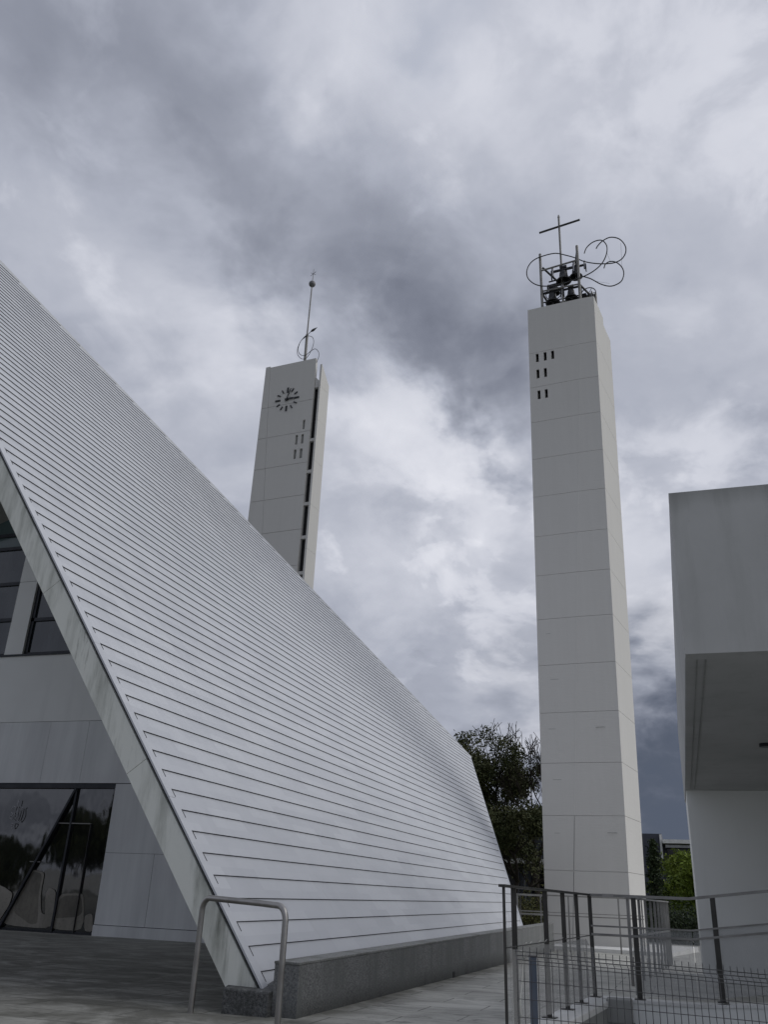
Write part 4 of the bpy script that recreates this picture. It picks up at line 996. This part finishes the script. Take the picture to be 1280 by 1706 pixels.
# ------------------------------------------------------------------ buildings behind
def build_behind():
    b = thing('pavilion', 'dark flat-roofed building with a white fascia behind the trees left of the tower', 'building', (60, 12, 0))
    m = MB(); m.box(60.6, 68, 7.3, 20, -.8, 5.35); m.build('wall', M_SLATE, b)
    m = MB(); m.box(59.6, 69, 7.0, 20.4, 5.35, 5.62); m.build('roof', M_FASCIA, b)
    m = MB(); m.box(59.0, 60.58, 7.1, 11.2, 3.22, 3.52); m.build('canopy', M_FASCIA, b)
    for y in (10.0, 9.6, 8.0): m = MB(); m.tube([(59.3, y, -.8), (59.3, y, 3.2)], .09, 10); m.build('column', M_SLATE, b)
    for y0, y1 in ((7.5, 9.3), (10.1, 11.6)): m = MB(); m.box(60.55, 60.597, y0, y1, .3, 3.0); m.build('window', M_DKWIN, b)
    c = thing('office_block', 'slate-grey building with a white roof edge, right of the tower foot', 'building', (70, -1, 0))
    m = MB(); m.box(70, 78, 1.16, 12, -.8, 5.9); m.build('wall', M_SLATE, c)
    m = MB(); m.box(70.5, 78, -14, 1.15, -.8, 5.2); m.build('wing', M_SLATE, c)
    m = MB(); m.box(69.2, 78, -14.3, 1.12, 5.22, 5.48); m.build('roof', M_FASCIA, c)
    m = MB(); m.box(69.6, 69.9, -13.9, .95, 4.95, 5.14); m.build('gutter', M_ZINC, c)
    m = MB(); m.box(69.86, 69.995, 1.17, 1.32, 4.2, 5.86); m.build('downpipe', M_FASCIA, c)
    for k in range(6): m = MB(); m.box(70.44, 70.497, -.9 - 1.9 * k, .85 - 1.9 * k, 3.9, 4.9); m.build('window', M_DKWIN, c)
    a = MB(); a.hexa([(55, .2, 2.6), (57, .2, 2.5), (57, -1.2, 2.5), (55, -1.2, 2.6), (55, .2, 2.72), (57, .2, 2.62), (57, -1.2, 2.62), (55, -1.2, 2.72)]); 
    for x, y in ((55.2, .1), (56.8, .1), (55.2, -1.1), (56.8, -1.1)): a.tube([(x, y, -.8), (x, y, 2.6)], .04, 6)
    o = a.build('shelter', M_FASCIA, origin=(56, -.5, 0)); tag(o, 'white shelter roof peeping between the conifer and the bright green tree', 'shelter')
build_behind()

# ------------------------------------------------------------------ trees
def grow(rnd, base, h, spread, levels=4, nb=4, trunk=.3, up=.35, r0=.18, len0=None):
    segs = []; tips = []
    def rec(p, d, L, r, lv):
        pts = [p]; q_ = p.copy(); dd = d.copy(); n = 4
        for i in range(n):
            dd = (dd + Vector((rnd.uniform(-1, 1), rnd.uniform(-1, 1), rnd.uniform(-.4, .8))) * .16).normalized()
            q_ = q_ + dd * L / n; pts.append(q_.copy())
        segs.append((pts, [r * (1 - .5 * i / n) for i in range(n + 1)], lv))
        if lv >= levels: tips.append((q_, dd)); tips.append((pts[2], dd)); return
        k = nb + (1 if rnd.random() < .4 else 0)
        for i in range(k):
            t = pts[rnd.choice((2, 3, 4, 4))] if lv else pts[rnd.choice((2, 3, 3, 4))]
            ax = Vector((rnd.uniform(-1, 1), rnd.uniform(-1, 1), rnd.uniform(-.25, .6))).normalized()
            nd = (dd * (.55 + up * .5) + ax * spread).normalized()
            rec(t, nd, L * rnd.uniform(.58, .8), r * .5, lv + 1)
    rec(Vector(base), Vector((rnd.uniform(-.08, .08), rnd.uniform(-.08, .08), 1)), len0 or h * .36, r0, 0)
    return segs, tips
def leaf(m, rnd, p, s):
    a = Vector((rnd.gauss(0, 1), rnd.gauss(0, 1), rnd.gauss(0, 1))).normalized(); b = a.orthogonal().normalized()
    if rnd.random() < .5: b = a.cross(b)
    l = s * rnd.uniform(.7, 1.4); w = l * .45
    m.face([p - a * l * .5, p + b * w * .5, p + a * l * .5, p - b * w * .5])
def tree(name, label, base, h, seed, lm, spread=.75, levels=4, nb=4, r0=.18, nleaf=26, lsize=.2, cl=.45, up=.4, len0=None, group=None, stem='trunk', sq=1.0, thin=0.0):
    rnd = random.Random(seed); base = Vector(base)
    segs, tips = grow(rnd, base, h, spread, levels, nb, up=up, r0=r0, len0=len0)
    # fit to the asked height
    top = max(p.z for p, d in tips); k = (h - .3) / (top - base.z)
    f = lambda p: Vector((base.x + (p.x - base.x) * k * sq, base.y + (p.y - base.y) * k * sq, base.z + (p.z - base.z) * k))
    t = thing(name, label, 'tree' if 'bush' not in name else 'bush', base, group)
    m = MB()
    for pts, rr, lv in segs: m.tube([f(p) for p in pts], [max(r, .007 if nleaf else .017) for r in rr], 6 if lv < 2 else 4 if lv < 3 else 3, cap=False)
    m.build(stem, M_BARK, t, recalc=False)
    if nleaf:
        c = MB()
        for p, d in tips:
            p = f(p); n = int(nleaf * rnd.uniform(.35, 1.5))
            if rnd.random() < .12 or p.z - base.z < h * thin and rnd.random() < .82: continue
            for i in range(n): leaf(c, rnd, p + Vector((rnd.uniform(-1, 1), rnd.uniform(-1, 1), rnd.uniform(-.8, .6))) * cl * 1.25 * rnd.random() ** .4, lsize)
        c.build('crown', lm, t, recalc=False)
    return t
def conifer(name, label, base, h, r, seed, lm, group=None):
    rnd = random.Random(seed); base = Vector(base); t = thing(name, label, 'tree', base, group)
    m = MB(); m.tube([base, base + Vector((0, 0, h * .95))], [.14, .02], 7); c = MB()
    for i in range(int(h * 26)):
        z = rnd.uniform(.04, 1.0); rad = r * (1 - z) ** .75 * rnd.uniform(.6, 1.1); a = rnd.uniform(0, 6.283)
        e = base + Vector((rad * math.cos(a), rad * math.sin(a), z * h - rad * .1)); s0 = base + Vector((0, 0, z * h + rad * .1))
        m.tube([s0, e], [.018, .006], 3, cap=False)
        for k in range(34):
            f = rnd.uniform(.25, 1.05); leaf(c, rnd, s0.lerp(e, f) + Vector((rnd.gauss(0, .09), rnd.gauss(0, .09), rnd.gauss(0, .08))), .13)
    m.build('trunk', M_BARK, t, recalc=False); c.build('crown', lm, t, recalc=False); return t
def bush(name, label, c0, rx, ry, rz, seed, lm, n=2500, ls=.12, group=None, cat='bush'):
    rnd = random.Random(seed); c0 = Vector(c0); t = thing(name, label, cat, c0, group); m = MB(); c = MB()
    for i in range(14):
        e = c0 + Vector((rnd.uniform(-1, 1) * rx * .8, rnd.uniform(-1, 1) * ry * .8, rz * rnd.uniform(.9, 1.7))); m.tube([c0 + Vector((rnd.uniform(-.2, .2), rnd.uniform(-.2, .2) * ry, -.1)), e], [.03, .008], 4, cap=False)
    cl = [(Vector((rnd.uniform(-1, 1), rnd.uniform(-1, 1), rnd.uniform(0, 1))), rnd.uniform(.2, .4)) for i in range(26)]
    for i in range(n):
        q_, s = rnd.choice(cl); v = q_ + Vector((rnd.gauss(0, s), rnd.gauss(0, s), rnd.gauss(0, s)))
        if v.z < -.1: continue
        leaf(c, rnd, c0 + Vector((v.x * rx, v.y * ry, v.z * rz * 1.5)), ls)
    m.build('stem', M_BARK, t, recalc=False); c.build('foliage', lm, t, recalc=False); return t

tree('broadleaf_tree', 'tall dark evergreen tree rising right behind the tip of the white roof', (55, 12.5, -.6), 12.0, 11, M_LEAF_D, spread=.8, levels=4, nb=4, r0=.3, nleaf=78, lsize=.19, cl=.5, len0=3.6, thin=.25, group='trees behind the chapel')
tree('broadleaf_tree', 'dark tree with thinner open lower branches, left of the right tower', (53, 9.3, -.6), 7.3, 23, M_LEAF_D, spread=.95, levels=4, nb=4, r0=.24, nleaf=52, lsize=.17, cl=.40, thin=.62, len0=2.6, group='trees behind the chapel')
tree('bare_tree', 'leafless tree with fine twigs against the sky beside the right tower', (57, 8.3, -.6), 13.4, 5, None, spread=.6, levels=5, nb=3, r0=.22, nleaf=0, up=.8, len0=4.0, group='trees behind the chapel')
conifer('conifer', 'narrow dark conifer standing just right of the tower foot', (42, 1.12, -.5), 4.25, .8, 3, M_LEAF_C)
tree('maple_tree', 'bright yellow-green young tree between the conifer and the hall', (46, -1.15, -.6), 4.2, 31, M_LEAF_B, spread=1.0, levels=3, nb=5, r0=.1, nleaf=85, lsize=.16, cl=.36, len0=1.3, up=.2, sq=1.1)
bush('bush', 'dark clipped bush below the bright green tree, before the grey block', (41, .3, -.5), .9, 1.5, .85, 8, M_LEAF_C, 7000, .12)
bush('bush', 'olive-green bush behind the pale stair railing', (38, 6.1, -.4), .8, .8, .95, 9, M_LEAF_Y, 3200, .10)
bush('hedge', 'dark hedge growing under the trees behind the roof tip', (48, 9.4, -.6), 1.2, 3.4, .85, 12, M_LEAF_D, 9000, .17, cat='hedge')
# trees across the forecourt, mirrored in the glass doors
tree('broadleaf_tree', 'dark round tree seen mirrored in the chapel glass doors', (-26, 50, -.6), 7.5, 41, M_LEAF_D, spread=.9, levels=3, nb=5, r0=.25, nleaf=90, lsize=.5, cl=.8, len0=2.2, group='trees mirrored in the glass doors')
tree('broadleaf_tree', 'dark tall tree mirrored beside the slanting door bar', (-20, 38, -.6), 10.5, 42, M_LEAF_D, spread=.8, levels=3, nb=5, r0=.3, nleaf=90, lsize=.5, cl=.8, len0=3.0, group='trees mirrored in the glass doors')
tree('broadleaf_tree', 'dark spreading tree mirrored at the left edge of the glass doors', (-28, 62, -.6), 7.0, 43, M_LEAF_D, spread=.95, levels=3, nb=5, r0=.25, nleaf=90, lsize=.5, cl=.9, len0=2.0, group='trees mirrored in the glass doors')

w_ = thing('garden_wall', 'pale stone garden wall mirrored low in the glass doors', 'low wall', (-14, 45, 0))
m_ = MB()
for k in range(12):
    y = 22 + 4.2 * k; m_.box(-14.4, -14.0, y, y + 4.17, -.3, 1.35 + .25 * (k % 3)); 
m_.build('wall_panel', M_KERB, w_); m_ = MB(); m_.box(-14.5, -13.9, 21.9, 72.6, -.31, .35); m_.build('wall_footing', M_CONC, w_)
